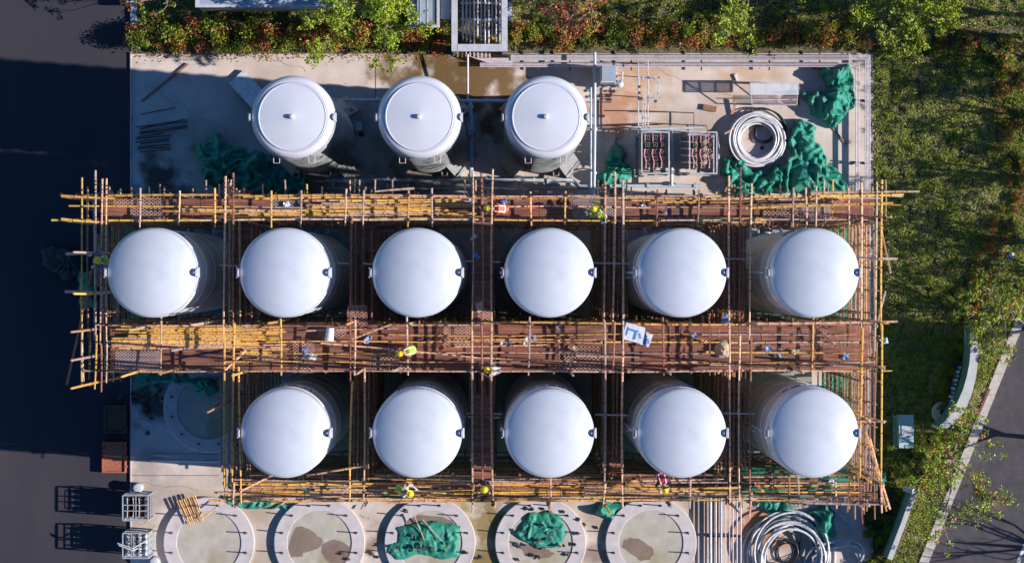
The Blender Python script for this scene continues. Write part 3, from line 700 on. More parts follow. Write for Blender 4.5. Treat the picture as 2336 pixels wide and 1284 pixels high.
# pipe bundle round the top right of the apron (two groups: outer high, inner low)
def bundle(offs, z, pts_px, mts, labels, group, r=.045):
    for i, o in enumerate(offs):
        q = []
        for (x, y, sx, sy) in pts_px: q.append(P(x + sx * o, y + sy * o, z))
        pipe('pipe', q, r, mts[i % len(mts)], labels[i], group)
outer = [(1165, 127, 0, 1), (1984, 127, -1, 1), (1985, 1120, -1, 0)]
ol = ['outermost steel pipe round the top right corner of the apron, next to the lawn', 'second outermost steel pipe round the top right corner of the apron', 'third steel pipe from outside round the top right corner of the apron', 'innermost steel pipe of the outer bundle round the top right corner']
bundle((0, 3.3, 6.6, 9.9), .55, outer, ['pink_steel', 'white_steel', 'pink_steel', 'white_steel'], ol, 'pipes round the apron corner', .03)
il = ['outermost pipe of the inner bundle in the top right corner', 'middle pipe of the inner bundle in the top right corner', 'innermost pipe of the inner bundle, nearest the green tarpaulins']
bundle((0, 3.6, 7.2), .55, [(1095, 145, 0, 1), (1960, 145, -1, 1), (1960, 1100, -1, 0)], ['white_steel', 'pink_steel', 'pink_steel'], il, 'pipes round the apron corner', .03)
b = MB()
for x in (1230, 1300, 1440, 1600, 1755, 1870): b.box(P(x, 131, .47), (.06, .5, .06), 'dark_steel'); b.box(P(x, 149, .47), (.06, .45, .06), 'dark_steel'); b.box(P(x, 131, .25), (.05, .05, .42), 'dark_steel'); b.box(P(x, 149, .25), (.05, .05, .42), 'dark_steel')
for y in (232, 374, 560, 720, 880, 1040):
    b.box(P(1977, y, .47), (.62, .06, .06), 'dark_steel', rz=-.06); b.box(P(1955, y - 4, .47), (.62, .06, .06), 'dark_steel', rz=-.06); b.box(P(1990, y, .25), (.06, .06, .45), 'dark_steel'); b.box(P(1944, y, .25), (.06, .06, .45), 'dark_steel')
thing_mesh(b, 'pipe_support', 'low dark steel cross supports under the pipe bundles round the apron corner', 'pipe support', smooth=False)
b = MB(); b.prism(pxpoly([(1888, 470), (1936, 470), (1936, 1100), (1888, 1100)]), .052, .07, 'concrete_ring'); b.v = b.v; o = struct('drain_cover', b)
# row of straight pipes at the bottom
lb = ['leftmost', 'second from left', 'third from left', 'fourth from left', 'fifth from left', 'sixth from left', 'seventh from left', 'rightmost']
for i, x in enumerate((1621, 1633, 1645, 1655, 1664, 1672, 1681, 1690)):
    x -= 0; pipe('pipe', [P(x, 1100, .5), P(x, 1500, .5)], (.05, .035, .05, .022, .022, .025, .03, .03)[i], ('white_steel', 'pink_steel')[i % 2], 'straight pale pipe, %s of the eight running down beside the last foundation' % lb[i], 'straight pipes at the bottom edge')
b = MB(); b.box(P(1655, 1222, .42), (1.7, .07, .07), 'dark_steel'); b.box(P(1617, 1222, .2), (.07, .07, .4), 'dark_steel'); b.box(P(1694, 1222, .2), (.07, .07, .4), 'dark_steel')
thing_mesh(b, 'pipe_support', 'dark cross bar under the row of eight straight pipes', 'pipe support', smooth=False)
# headers among the three ringed tanks
pipe('header_pipe', [P(752, 229, .9), P(1175, 231, .9)], .075, 'blue_steel', 'pale blue header pipe running between the tops of the three ringed tanks', flanges=[(P(860, 229, .9), (1, 0, 0)), (P(1160, 231, .9), (1, 0, 0))])
pipe('pipe', [P(1067, 124, 1.2), P(1067, 228, .9)], .045, 'pink_steel', 'thin pink pipe coming down from the white gantry to the pale blue header')
pipe('pipe', [P(1073, 234, .9), P(1075, 420, .9)], .09, 'blue_steel', 'upright pale blue pipe carrying a junction box between the second and third ringed tanks', flanges=[(P(1073, 244, .9), (0, 1, 0)), (P(1075, 400, .9), (0, 1, 0))])
b = MB(); b.box(P(1074, 295, 1.08), (.3, .58, .22), 'roof_blue'); b.box(P(1074, 295, 1.2), (.24, .5, .02), 'blue_steel')
thing_mesh(b, 'junction_box', 'pale blue junction box on the pipe between the second and third ringed tanks', 'box', smooth=False)
pipe('header_pipe', [P(742, 412, .8), P(1305, 412, .8), P(1322, 426, .8), P(1342, 426, .8)], .09, 'blue_steel', 'long pale blue header pipe below the three ringed tanks beside the scaffold', flanges=[(P(900, 412, .8), (1, 0, 0)), (P(1110, 412, .8), (1, 0, 0)), (P(1250, 412, .8), (1, 0, 0))])
pipe('header_pipe', [P(745, 430, .5), P(1370, 430, .5)], .05, 'white_steel', 'thin pipe at the very edge of the scaffold below the long pale blue header')
for i, x in enumerate((760, 884, 988, 1000, 1185, 1218, 1240, 1303)):
    pipe('valve_branch', [P(x, 405, .8), P(x, 430, .8), P(x, 430, .4)], .035, 'grey_steel', 'short grey valve branch on the long header below the ringed tanks', 'valve branches on the long header', flanges=[(P(x, 420, .8), (0, 1, 0))])
pipe('pipe', [P(1357, 120, 1.3), P(1357, 300, 1.3), P(1355, 455, 1.3)], .06, 'blue_steel', 'tall white pipe running straight down between the third ringed tank and the vaporisers', flanges=[(P(1357, 160, 1.3), (0, 1, 0)), (P(1357, 294, 1.3), (0, 1, 0)), (P(1356, 395, 1.3), (0, 1, 0))])
pipe('pipe', [P(1348, 200, .6), P(1348, 455, .6)], .045, 'blue_steel', 'thin blue pipe close beside the tall white pipe')
# control cabinet
t = empty('control_cabinet', P(1384, 176, .05), 'grey white control cabinet with a bent vent pipe beside the tall white pipe', 'cabinet')
b = MB(); b.box((0, 0, 1.0), (.62, .72, 1.5), 'white_steel'); b.build('body', t, smooth=False)
b = MB(); b.box((.02, .02, 1.78), (.58, .64, .05), 'roof_blue'); b.build('roof', t, smooth=False)
b = MB(); b.box((-.02, -.42, .12), (1.0, .3, .2), 'concrete_ring'); b.box((0, 0, .14), (.9, .95, .24), 'concrete_ring'); b.build('plinth', t, smooth=False)
b = MB(); b.path([(.35, .2, 1.3), (.62, .1, 1.35), (.6, -.15, 1.2), (.55, -.4, .9), (.55, -.4, .1)], .05, 'white_steel'); b.lathe([(.16, .8), (.16, 1.0), (.05, 1.08)], 'white_steel', c=(.52, -.38, 0), n=16); b.build('vent_pipe', t)
# valve manifold
t = empty('valve_manifold', P(1475, 205, .05), 'rectangular manifold of thin pipes and silver valves left of the shadow of the steel platform', 'manifold')
def lp(px, py, z, c=(1475, 205)): q = P(px, py, z); w0 = P(*c, .05); return Vector((q.x - w0.x, q.y - w0.y, z))
b = MB()
for pts in ([(1456, 144), (1456, 305)], [(1478, 140), (1478, 300)], [(1456, 180), (1500, 180)], [(1456, 226), (1500, 226)], [(1500, 180), (1503, 200), (1500, 226)], [(1458, 180), (1458, 226)], [(1466, 232), (1466, 300)], [(1471, 232), (1471, 300)], [(1445, 238), (1500, 238)]):
    b.path([lp(x, y, 1.1) for x, y in pts], .024, 'pink_steel' if len(pts) > 1 and pts[0][0] == 1478 else 'white_steel', n=6)
b.build('pipe_frame', t)
for (x, y) in ((1478, 163), (1458, 180), (1467, 180), (1494, 178), (1458, 199), (1458, 213), (1470, 224), (1494, 222), (1495, 232), (1480, 200), (1503, 190), (1503, 213), (1461, 227), (1479, 270)):
    b = MB(); c = lp(x, y, 1.1); b.lathe([(.05, -.06), (.07, 0), (.05, .06), (.02, .08), (.02, .16)], 'grey_steel', c=c, n=10); b.lathe([(.065, .16), (.065, .18)], random.choice(('white_steel', 'white_steel', 'rust_steel')), c=c, n=12); b.build('valve', t)
b = MB()
for (x, y) in ((1456, 150), (1456, 300), (1478, 150), (1478, 295), (1500, 226), (1500, 180)): c = lp(x, y, 0); b.path([c, c + Vector((0, 0, 1.1))], .02, 'dark_steel', n=6)
b.build('stand', t)
pipe('pipe', [P(1432, 255, .6), P(1530, 256, .6), P(1583, 258, .6), P(1583, 290, .6)], .025, 'rust_steel', 'thin brown pipe bent above the two vaporiser frames')
pipe('pipe', [P(1440, 288, .5), P(1520, 283, .5), P(1612, 287, .5), P(1614, 300, .5)], .025, 'rust_steel', 'second thin brown pipe just above the vaporiser frames')
pipe('header_pipe', [P(1462, 296, 1.6), P(1604, 291, 1.6)], .055, 'blue_steel', 'pale blue header across the tops of the two vaporiser frames')
pipe('header_pipe', [P(1532, 300, .9), P(1532, 424, .9)], .075, 'blue_steel', 'upright pale blue pipe between the two vaporiser frames')
pipe('header_pipe', [P(1385, 424, .7), P(1600, 424, .7)], .07, 'blue_steel', 'pale blue header pipe under the two vaporiser frames at the scaffold edge', flanges=[(P(1478, 424, .7), (1, 0, 0)), (P(1585, 424, .7), (1, 0, 0))])
def vaporiser(px0, px1, py0, py1, label):
    z = 2.0; c = P((px0 + px1) / 2, (py0 + py1) / 2, 0); k = 1 - z / H
    t = empty('air_vaporiser', (P((px0 + px1) / 2, (py0 + py1) / 2, z).x, P((px0 + px1) / 2, (py0 + py1) / 2, z).y, .05), label, 'vaporiser', 'vaporisers beside the white hose coil')
    w_, h_ = (px1 - px0) / S * k, (py1 - py0) / S * k
    b = MB()
    for zz in (z, .35):
        for sy in (-1, 1): b.beam((-w_ / 2, sy * h_ / 2, zz), (w_ / 2, sy * h_ / 2, zz), .05, .05, 'white_steel')
        for sx in (-1, 1): b.beam((sx * w_ / 2, -h_ / 2 + .03, zz), (sx * w_ / 2, h_ / 2 - .03, zz), .05, .05, 'white_steel')
    for sx in (-1, 1):
        for sy in (-1, 1): b.beam((sx * w_ / 2, sy * h_ / 2, .0), (sx * w_ / 2, sy * h_ / 2, z - .03), .05, .05, 'white_steel')
    b.build('frame', t, smooth=False)
    for i in range(3):
        for j in range(5):
            x = -w_ / 2 + w_ * (i + .75) / 3.45; y = h_ / 2 - h_ * (j + .75) / 5.9
            b = MB(); s_ = .085
            for (ax, ay, bx, by) in ((-1, -1, 1, -1), (1, -1, 1, 1), (1, 1, -1, 1), (-1, 1, -1, -1)):
                b.beam((x + ax * s_ / 2 * 1, y + ay * s_, z - .1) if ax == bx and False else (x + ax * s_, y + ay * s_, z - .1), (x + bx * s_, y + by * s_, z - .1), .012, .012, 'grey_steel')
            for a in range(4):
                an = R(45 * a + 22); dx, dy = .135 * math.cos(an), .135 * math.sin(an); b.beam((x - dx, y - dy, 1.05), (x + dx, y + dy, 1.05), .012, 1.4, 'dark_steel')
            b.path([(x, y, .35), (x, y, 1.8)], .018, 'grey_steel', n=6); b.build('finned_tube', t, smooth=False)
    for i in range(4):
        x = -w_ / 2 + w_ * (i + .42) / 3.5
        b = MB(); zz = z - .05
        b.path([(x, h_ * .47, zz), (x + .0, h_ * .27, zz)], .02, 'red_pipe', n=6)
        b.path([(x, h_ * .1, zz), (x - .04, -h_ * .03, zz), (x + .0, -h_ * .12, zz), (x + .05, -h_ * .22, zz), (x + .02, -h_ * .38, zz)], .026, 'red_pipe', n=6); b.build('return_bend', t)
vaporiser(1464, 1526, 302, 396, 'vaporiser frame with red and white bent pipes, its floor in shade, nearer the green tarpaulin')
vaporiser(1573, 1635, 302, 396, 'vaporiser frame with red and white bent pipes, sunlit, nearer the white hose coil')
for (x0, x1, y0, y1, lab) in ((1448, 1520, 312, 402, 'grey steel tray partly under the left vaporiser frame'), (1552, 1640, 312, 400, 'grey steel tray partly under the right vaporiser frame')):
    b = MB()
    for (a, c) in (((x0, y0), (x1, y0)), ((x1, y0), (x1, y1)), ((x1, y1), (x0, y1)), ((x0, y1), (x0, y0))): b.beam(P(*a, .12), P(*c, .12), .07, .1, 'white_steel')
    thing_mesh(b, 'steel_tray', lab, 'tray', smooth=False)
# steel platform with mesh top
zt = 1.6; c = P(1765, 216, 0)
t = empty('work_platform', P(1765, 216, .05), 'pale steel work platform with a perforated top and hand rails above its long shadow', 'platform')
def rel(px, py, z): q = P(px, py, z); return Vector((q.x - t.location.x, q.y - t.location.y, z - .05))
b = MB(); b.quad(rel(1711, 216, zt), rel(1821, 216, zt), rel(1821, 190, zt), rel(1711, 190, zt), 'grating')
for x in (1711, 1748, 1784, 1821): b.beam(rel(x, 216, zt - .03), rel(x, 190, zt - .03), .05, .05, 'grey_steel')
b.build('platform_top', t, smooth=False)
b = MB(); b.quad(rel(1716, 239, .5), rel(1818, 239, .5), rel(1818, 219, .5), rel(1716, 219, .5), 'deck_grey'); b.build('lower_step', t, smooth=False)
b = MB()
for (a, c2) in (((1711, 216), (1821, 216)), ((1711, 190), (1821, 190)), ((1716, 240), (1818, 240)), ((1716, 240), (1711, 190)), ((1818, 240), (1821, 190)), ((1716, 228), (1818, 228))):
    z1 = zt if a[1] < 220 else .9; z2 = zt if c2[1] < 220 else .9; b.beam(rel(*a, z1 - .03), rel(*c2, z2 - .03), .035, .035, 'white_steel')
for x in (1716, 1750, 1785, 1818):
    b.beam(rel(x, 240, 0), rel(x, 240, .9), .035, .035, 'grey_steel'); b.beam(rel(x, 192, 0), rel(x, 192, zt), .035, .035, 'grey_steel')
b.build('frame', t, smooth=False)
b = MB(); b.path([rel(1822, 240, .2), rel(1822, 190, .2)], .03, 'rust_steel'); b.build('brace', t)
# bits of timber, boxes
def timber(name, a, c, w_, h_, mt, label, cat, z=.05, group=None, zc=None):
    b = MB(); A = P(*a, z + h_ / 2); C = P(*c, (zc if zc is not None else z) + h_ / 2); b.beam(A, C, w_, h_, mt); return thing_mesh(b, name, label, cat, group, smooth=False)
timber('timber_offcut', (1604, 244), (1634, 250), .24, .14, 'plank', 'short thick brown timber block above the right vaporiser frame', 'timber')
timber('timber_offcut', (1668, 267), (1680, 228), .12, .08, 'plank_pale', 'short pale plank standing slanted above the white hose coil', 'timber', zc=.25)
timber('timber_offcut', (1653, 306), (1682, 290), .07, .05, 'plank_pale', 'thin pale stick lying across the rim of the white hose coil', 'timber', z=.45)
timber('timber_offcut', (1677, 170), (1683, 184), .12, .1, 'slab_old', 'small grey brown block above the steel platform', 'timber')
timber('timber_offcut', (1852, 158), (1884, 150), .06, .05, 'plank', 'thin stick above the tall green tarpaulin heap near the corner', 'timber')
timber('timber_offcut', (1898, 290), (1930, 330), .08, .05, 'plank', 'brown splintered board between the two green tarpaulin heaps', 'timber')
timber('concrete_slab', (540, 176), (606, 248), .85, .16, 'slab_old', 'old grey concrete slab lying slanted against the leftmost ringed tank', 'slab', z=.12, zc=.45)
timber('timber_plank', (323, 232), (429, 146), .09, .06, 'plank', 'long thin plank slanting across the shaded top left corner of the apron', 'plank', zc=.1)
timber('thin_rod', (321, 261), (400, 246), .03, .03, 'rust_steel', 'single thin rod just above the stack of steel pipes', 'rod')
for i in range(17):
    y = 283 + i * 3.75; L = (312, 425) if i < 6 else ((312, 385) if i > 9 else (308, 372 + random.uniform(0, 50)))
    sl_ = -16 if i < 6 else -8
    b = MB(); zz = .12 + (.07 if i % 3 == 1 else 0); b.path([P(L[0] + random.uniform(-4, 8), y + 4, zz), P(L[1] + random.uniform(-6, 6), y + 4 + sl_ * (.9 + random.uniform(-.5, .5)), zz)], .025, 'rust_steel' if i % 3 else 'grey_steel', n=6)
    thing_mesh(b, 'steel_pipe', 'rusty steel pipe in the shaded stack near the left edge of the apron', 'steel pipe', 'stack of steel pipes in the shade')
# hose coils
def coil(name, cx, cy, r_px, turns, rr, mt, label, z0=.06, jit=.05, h=.3, ex=1, parent=None, spread=.10):
    b = MB(); pts = []; N = int(turns * 44); x0, y0, _ = P(cx, cy)
    for i in range(N):
        a = 2 * math.pi * i / 44; k = i / N
        r_ = r_px / S * (1 + spread * math.sin(k * 37) + jit * noise.noise(Vector((k * 14, r_px, cx)))); ox, oy = jit * .8 * math.sin(k * 19), jit * .8 * math.cos(k * 23)
        pts.append((x0 + ox + r_ * math.cos(a) * ex, y0 + oy + r_ * math.sin(a), z0 + rr + h * (.5 + .5 * math.sin(k * 29 + a * .3))))
    b.path(pts, rr, mt, n=7); return thing_mesh(b, name, label, 'hose coil', smooth=True)
coil('hose_coil', 1726, 320, 51, 26, .04, 'hose_white', 'big coil of white hose right of the sunlit vaporiser frame', h=.38, spread=.19, jit=.09)
coil('hose_coil', 1726, 317, 65, 3, .03, 'hose_black', 'black hose loops round the outside of the big white hose coil', h=.3, jit=.04)
coil('hose_coil', 1742, 306, 21, 6, .03, 'hose_black', 'small coil of black hose inside the big white hose coil', h=.15)
b = MB(); c = P(1738, 338, 0); b.lathe([(.03, .05), (.08, .05), (.08, .13), (.03, .13)], 'hose_black', c=(c.x, c.y, 0), n=16); thing_mesh(b, 'tape_roll', 'tiny dark ring lying inside the big white hose coil', 'ring')
coil('hose_coil', 1800, 1262, 80, 11, .045, 'hose_white', 'very wide loose coil of pale pipe cut by the bottom edge', h=.6, jit=.26, spread=.14)
coil('hose_coil', 1802, 1255, 66, 5, .05, 'hose_grey', 'grey pipe loops inside the very wide pale coil at the bottom', h=.4, jit=.25)
coil('hose_coil', 1795, 1258, 24, 5, .022, 'hose_black', 'small black hose coil in the middle of the wide pale coil at the bottom', h=.1)
coil('hose_coil', 1782, 1252, 38, 3, .016, 'hose_black', 'thin black cable loops inside the wide pale coil at the bottom', h=.2, jit=.25)
coil('hose_coil', 1900, 1290, 60, 3, .06, 'hose_grey', 'shaded pale pipe loops right of the wide coil at the bottom edge', h=.5, jit=.3)
pipe('pipe', [P(1895, 1155, .3), P(1935, 1190, .3), P(1942, 1215, .2)], .06, 'hose_grey', 'bent grey pipe end lying right of the lower green tarpaulin')
pipe('pipe', [P(1705, 1160, .3), P(1730, 1152, .5)], .05, 'white_steel', 'short white pipe stub left of the lower green tarpaulin')

# tarpaulin heaps
def heap(poly_px, hgt, seed, label, group='green tarpaulin heaps', res=.042, z0=.055, name='tarpaulin', fold=2.3, mt='tarp'):
    thin = z0 > .2; jg = .10 if thin else .26; hgt *= .62; poly = pxpoly(poly_px); xs = [p[0] for p in poly]; ys = [p[1] for p in poly]
    x0, x1, y0, y1 = min(xs) - res, max(xs) + res, min(ys) - res, max(ys) + res; nx, ny = int((x1 - x0) / res) + 1, int((y1 - y0) / res) + 1
    b = MB(); idx = {}
    for j in range(ny):
        for i in range(nx):
            x, y = x0 + i * res, y0 + j * res
            jx = x + jg * noise.noise(Vector((x * 2.6, y * 2.6, seed + 5))); jy = y + jg * noise.noise(Vector((x * 2.6, y * 2.6, seed + 9)))
            if not inpoly(jx, jy, poly): continue
            d = min(1, edge_dist(jx, jy, poly) / .55)
            q = Vector((x + .35 * noise.noise(Vector((x * 1.4, y * 1.4, seed))), y + .35 * noise.noise(Vector((y * 1.4, x * 1.4, seed + 3))), seed))
            vd = noise.voronoi(q * fold * .62)[0]; cell = vd[1] - vd[0]; vd2 = noise.voronoi(q * fold * 1.5 + Vector((7, 2, 0)))[0]
            cr = 0
            for kk, (ang, fr, am) in enumerate(((.3, 1.1, .30), (1.25, 1.5, .26), (2.2, 1.3, .26), (2.8, 2.4, .15), (.8, 3.1, .12), (1.8, 3.9, .08))):
                u_ = (q.x * math.cos(ang + seed) + q.y * math.sin(ang + seed)) * fr * fold * .42 + 1.6 * noise.noise(q * .9 + Vector((kk * 9, 0, 0))); tw = abs((u_ % 1) - .5) * 2
                cr += am * tw * max(0, min(1.4, .6 + 2.2 * noise.noise(q * 1.1 + Vector((0, kk * 7, 5)))))
            rg = 1 - abs(noise.noise(q * fold * .8)) * 2.4; lo_ = .5 + 1.1 * noise.noise(q * .8)
            z = hgt * (d ** .5) * (.2 + .42 * lo_ + .16 * (1 - min(1, vd[0] * 1.25)) + .10 * max(0, rg)) + cr * (.17 if thin else min(.8, .22 + hgt * .9)) * min(1, d * 3.5) + .05 * (1 - min(1, vd2[0] * 1.6)) * min(1, d * 3) + .03
            idx[(i, j)] = len(b.v); b.v.append((x, y, z0 + max(.012, z)))
    k = b.mi(mt)
    for j in range(ny - 1):
        for i in range(nx - 1):
            c = [(i, j), (i + 1, j), (i + 1, j + 1), (i, j + 1)]; e = [idx[q] for q in c if q in idx]
            if len(e) >= 3: b.f.append(tuple(e)); b.m.append(k)
    rim = {}
    for f in b.f:
        for a, c in zip(f, f[1:] + f[:1]): rim[(a, c)] = 1
    low = {}
    for (a, c) in list(rim):
        if (c, a) not in rim:
            for q in (a, c):
                if q not in low: low[q] = len(b.v); b.v.append((b.v[q][0], b.v[q][1], z0))
            b.f.append((c, a, low[a], low[c])); b.m.append(k)
    return thing_mesh(b, name, label, 'tarpaulin', group)
heap([(434, 330), (470, 318), (500, 305), (515, 330), (560, 340), (620, 352), (660, 375), (700, 400), (722, 430), (720, 448), (560, 450), (530, 420), (480, 425), (455, 395), (445, 360)], .95, 1, 'shaded green tarpaulin heap left of and below the leftmost ringed tank')
heap([(1876, 150), (1930, 148), (1947, 175), (1953, 205), (1950, 248), (1928, 256), (1918, 284), (1895, 296), (1864, 268), (1842, 246), (1826, 212), (1860, 206), (1880, 214), (1882, 190), (1872, 170)], 1.25, 2, 'tall green tarpaulin heap in the top right corner of the apron', fold=2.8)
heap([(1800, 290), (1818, 270), (1838, 278), (1860, 292), (1858, 322), (1885, 345), (1892, 375), (1920, 395), (1935, 440), (1640, 445), (1660, 430), (1645, 395), (1645, 360), (1690, 358), (1720, 385), (1740, 395), (1765, 385), (1790, 365), (1795, 335)], .95, 3, 'widest green tarpaulin heap wrapping round the right side of the white hose coil', fold=2.6)
heap([(1405, 312), (1416, 335), (1428, 360), (1445, 385), (1440, 405), (1428, 436), (1365, 436), (1363, 398), (1375, 370), (1392, 345)], 1.1, 4, 'pointed triangular green tarpaulin between the tall white pipe and the left vaporiser')
heap([(905, 1200), (965, 1186), (990, 1188), (1052, 1195), (1050, 1240), (1048, 1268), (1010, 1272), (960, 1262), (905, 1276), (885, 1255), (888, 1242), (912, 1230)], .22, 5, 'wide flat green tarpaulin spread on the third round foundation', z0=.26, fold=3)
heap([(1205, 1168), (1260, 1165), (1285, 1185), (1296, 1215), (1270, 1250), (1220, 1248), (1180, 1222), (1165, 1208), (1188, 1205), (1192, 1190)], .25, 6, 'small crumpled green tarpaulin on the fourth round foundation', z0=.26, fold=3.2)
heap([(1375, 1140), (1422, 1142), (1418, 1160), (1402, 1182), (1390, 1188), (1378, 1175), (1350, 1172), (1358, 1155)], .45, 7, 'little dark green tarpaulin at the top left of the fifth foundation')
heap([(1715, 1140), (1800, 1138), (1818, 1170), (1812, 1182), (1780, 1180), (1735, 1160)], .5, 8, 'green tarpaulin strip hanging over the top of the wide pale coil')
heap([(1842, 1165), (1880, 1150), (1905, 1165), (1905, 1210), (1895, 1240), (1870, 1236), (1850, 1200)], .7, 9, 'dark green tarpaulin dropped on the right side of the wide pale coil')
heap([(500, 1125), (590, 1128), (640, 1132), (600, 1152), (760, 1150), (820, 1155), (790, 1162), (520, 1160)], .3, 10, 'flattened green tarpaulin under the left end of the bottom walkway')
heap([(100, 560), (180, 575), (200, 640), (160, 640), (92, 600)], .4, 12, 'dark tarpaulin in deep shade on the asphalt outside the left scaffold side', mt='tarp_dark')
heap([(182, 610), (215, 620), (225, 700), (190, 705), (178, 660)], .6, 13, 'green tarpaulin in shade close against the left scaffold side')
heap([(2000, 1080), (2022, 1075), (2025, 1110), (2005, 1120), (1985, 1105)], .5, 14, 'small green tarpaulin bunched outside the lower right scaffold corner')
heap([(310, 852), (380, 845), (440, 850), (505, 858), (500, 900), (465, 905), (430, 880), (330, 880)], .45, 15, 'shaded green tarpaulin lying above the shaded round foundation')
# two nets hung on the scaffold sides
def net(a, c, z0, z1, label, seed):
    a = P(*a, ZT); c = P(*c, ZT); d = Vector((c.x - a.x, c.y - a.y, 0)); L = d.length; d.normalize(); nrm = Vector((-d.y, d.x, 0)); b = MB(); nu, nv = int(L / .3), 18
    for j in range(nv + 1):
        for i in range(nu + 1):
            u = i / nu * L; z = z0 + (z1 - z0) * j / nv; q = Vector((a.x, a.y, 0)) + d * u + nrm * (.16 * noise.noise(Vector((u * .9, z * .35, seed))) + .05 * math.sin(u * 5))
            b.v.append((q.x, q.y, z))
    k = b.mi('net_green')
    for j in range(nv):
        for i in range(nu): e = j * (nu + 1) + i; b.f.append((e, e + 1, e + nu + 2, e + nu + 1)); b.m.append(k)
    thing_mesh(b, 'safety_net', label, 'net')
net((1990, 510), (1990, 1140), .3, 10.5, 'green safety net hung along the lawn side of the scaffold', 1)
net((236, 850), (236, 505), .3, 9.5, 'green safety net hung along the asphalt side of the scaffold', 2)
net((516, 1146), (1960, 1146), .2, 13.0, 'green safety net hung from the bottom walkway to the ground', 3)
b = MB(); a_ = P(1705, 1150, ZT); c_ = P(1985, 1078, ZT); nx, ny = 34, 9
for j in range(ny + 1):
    for i in range(nx + 1):
        x_, y_ = a_.x + (c_.x - a_.x) * i / nx, a_.y + (c_.y - a_.y) * j / ny; b.v.append((x_, y_, 12.4 + .5 * noise.noise(Vector((x_ * .9, y_ * .9, 2))) + .25 * abs(math.sin(x_ * 1.3))))
for j in range(ny):
    for i in range(nx): e = j * (nx + 1) + i; b.f.append((e, e + 1, e + nx + 2, e + nx + 1)); b.m.append(b.mi('net_green'))
thing_mesh(b, 'safety_net', 'sagging green net slung level under the right end of the bottom walkway', 'net')
def flat_green(px, py, z, a, c, seed, lab):
    b = MB(); pts = [tuple(p) for p in blob(0, 0, a, c, seed, 18, .4)]; q0 = P(px, py, z); i0 = len(b.v)
    b.v.append((q0.x, q0.y, z + .1))
    for (x, y) in pts: b.v.append((q0.x + x, q0.y + y, z + .05 * noise.noise(Vector((x * 4, y * 4, seed)))))
    for i in range(18): b.f.append((0, 1 + i, 1 + (i + 1) % 18)); b.m.append(b.mi('tarp'))
    thing_mesh(b, 'tarpaulin_scrap', lab, 'tarpaulin', 'green scraps on the bottom walkway')
for i, (x, y, a, c) in enumerate(((960, 1112, .5, .12), (900, 1135, .6, .15), (1075, 1128, .3, .1), (1210, 1128, .35, .12), (1290, 1126, .3, .1), (1440, 1130, .7, .1), (1560, 1136, .3, .08), (1760, 1120, .8, .14), (1870, 1112, .9, .12), (1900, 1095, .6, .1), (700, 1112, .8, .12), (800, 1100, .5, .1))):
    flat_green(x, y, ZT - .1, a, c, i, 'scrap of green tarpaulin among the poles of the bottom walkway')

# clamps and rubble on the foundations
def clamp_mesh(sd_):
    b = MB(); r_ = random.Random(sd_)
    for i in range(3): b.path([(r_.uniform(-.07, .07), r_.uniform(-.07, .07), .03 + .02 * i), (r_.uniform(-.09, .09), r_.uniform(-.09, .09), .05 + .03 * i)], .03, 'rust_steel' if i % 2 else 'dark_steel', n=6)
    b.box((r_.uniform(-.04, .04), r_.uniform(-.04, .04), .04), (.1, .08, .05), 'rust_steel', rz=r_.random() * 3); return b
cl = [clamp_mesh(i).build('scaffold_clamp', smooth=False) for i in range(4)]; first = [1, 1, 1, 1]
spots = [(928, 1165, .26), (945, 1222, .5), (960, 1232, .5), (948, 1245, .5), (955, 1255, .5), (970, 1250, .5), (1012, 1255, .5), (985, 1252, .5), (1060, 1258, .26), (905, 1248, .5), (1020, 1240, .5), (940, 1250, .48), (965, 1243, .5), (998, 1266, .28),
         (1200, 1158, .26), (1215, 1160, .26), (1238, 1160, .26), (1255, 1168, .26), (1284, 1166, .26), (1320, 1183, .26), (1333, 1196, .06), (1318, 1216, .26), (1195, 1212, .5), (1237, 1197, .5), (1270, 1203, .5), (1225, 1230, .5), (1232, 1232, .5), (1254, 1230, .5), (1258, 1217, .5), (1222, 1244, .5), (1285, 1243, .5), (1276, 1244, .5), (1240, 1250, .3), (1180, 1240, .26), (1188, 1246, .26), (1296, 1265, .26), (1310, 1240, .26), (1214, 1264, .26), (1230, 1270, .26), (1092, 1272, .06), (1100, 1270, .06),
         (782, 1262, .26), (795, 1274, .26), (850, 1262, .06), (862, 1270, .06), (845, 1258, .06), (1360, 1202, .06), (1318, 1216, .3), (1180, 1275, .26)]
random.seed(5)
for (x, y, z) in spots:
    i = random.randint(0, 3)
    if first[i]: o = cl[i]; first[i] = 0
    else: o = cl[i].copy(); col.objects.link(o)
    o.location = P(x, y, z); o.rotation_euler = (0, 0, random.random() * 6)
    lab = 'rusty scaffold clamp lying on or near the third foundation with the wide green tarpaulin' if 900 <= x < 1105 else ('rusty scaffold clamp on or near the fourth foundation with the small green tarpaulin' if x >= 1105 else 'rusty scaffold clamp beside the second foundation with brown wire mats')
    tag(o, lab, 'clamp', 'rusty clamps strewn on the foundations')
for i in range(26):                                           # stones in the shaded corner
    o = cl[i % 4].copy(); col.objects.link(o); o.location = P(random.gauss(345, 28), random.gauss(915, 26), .06); s_ = random.uniform(.8, 1.7); o.scale = (s_, s_, s_); o.rotation_euler = (0, 0, i)
    tag(o, 'dark clamp in the shaded litter left of the shaded foundation', 'clamp', 'dark clamps left of the shaded foundation')
def wirepatch(poly, z, lab):
    b = MB(); pts = pxpoly([(x + 7 * noise.noise(Vector((x * .2, y * .2, 3))), y + 7 * noise.noise(Vector((x * .2, y * .2, 8)))) for x, y in smooth_loop(poly, 2)], z); b.sheet(pts, z, 'wire_mat'); thing_mesh(b, 'wire_mat', lab, 'wire mat', smooth=False)
wirepatch([(672, 1195), (715, 1210), (745, 1240), (700, 1262), (668, 1275), (655, 1255)], .245, 'crumpled brown wire mat in the middle of the second foundation')
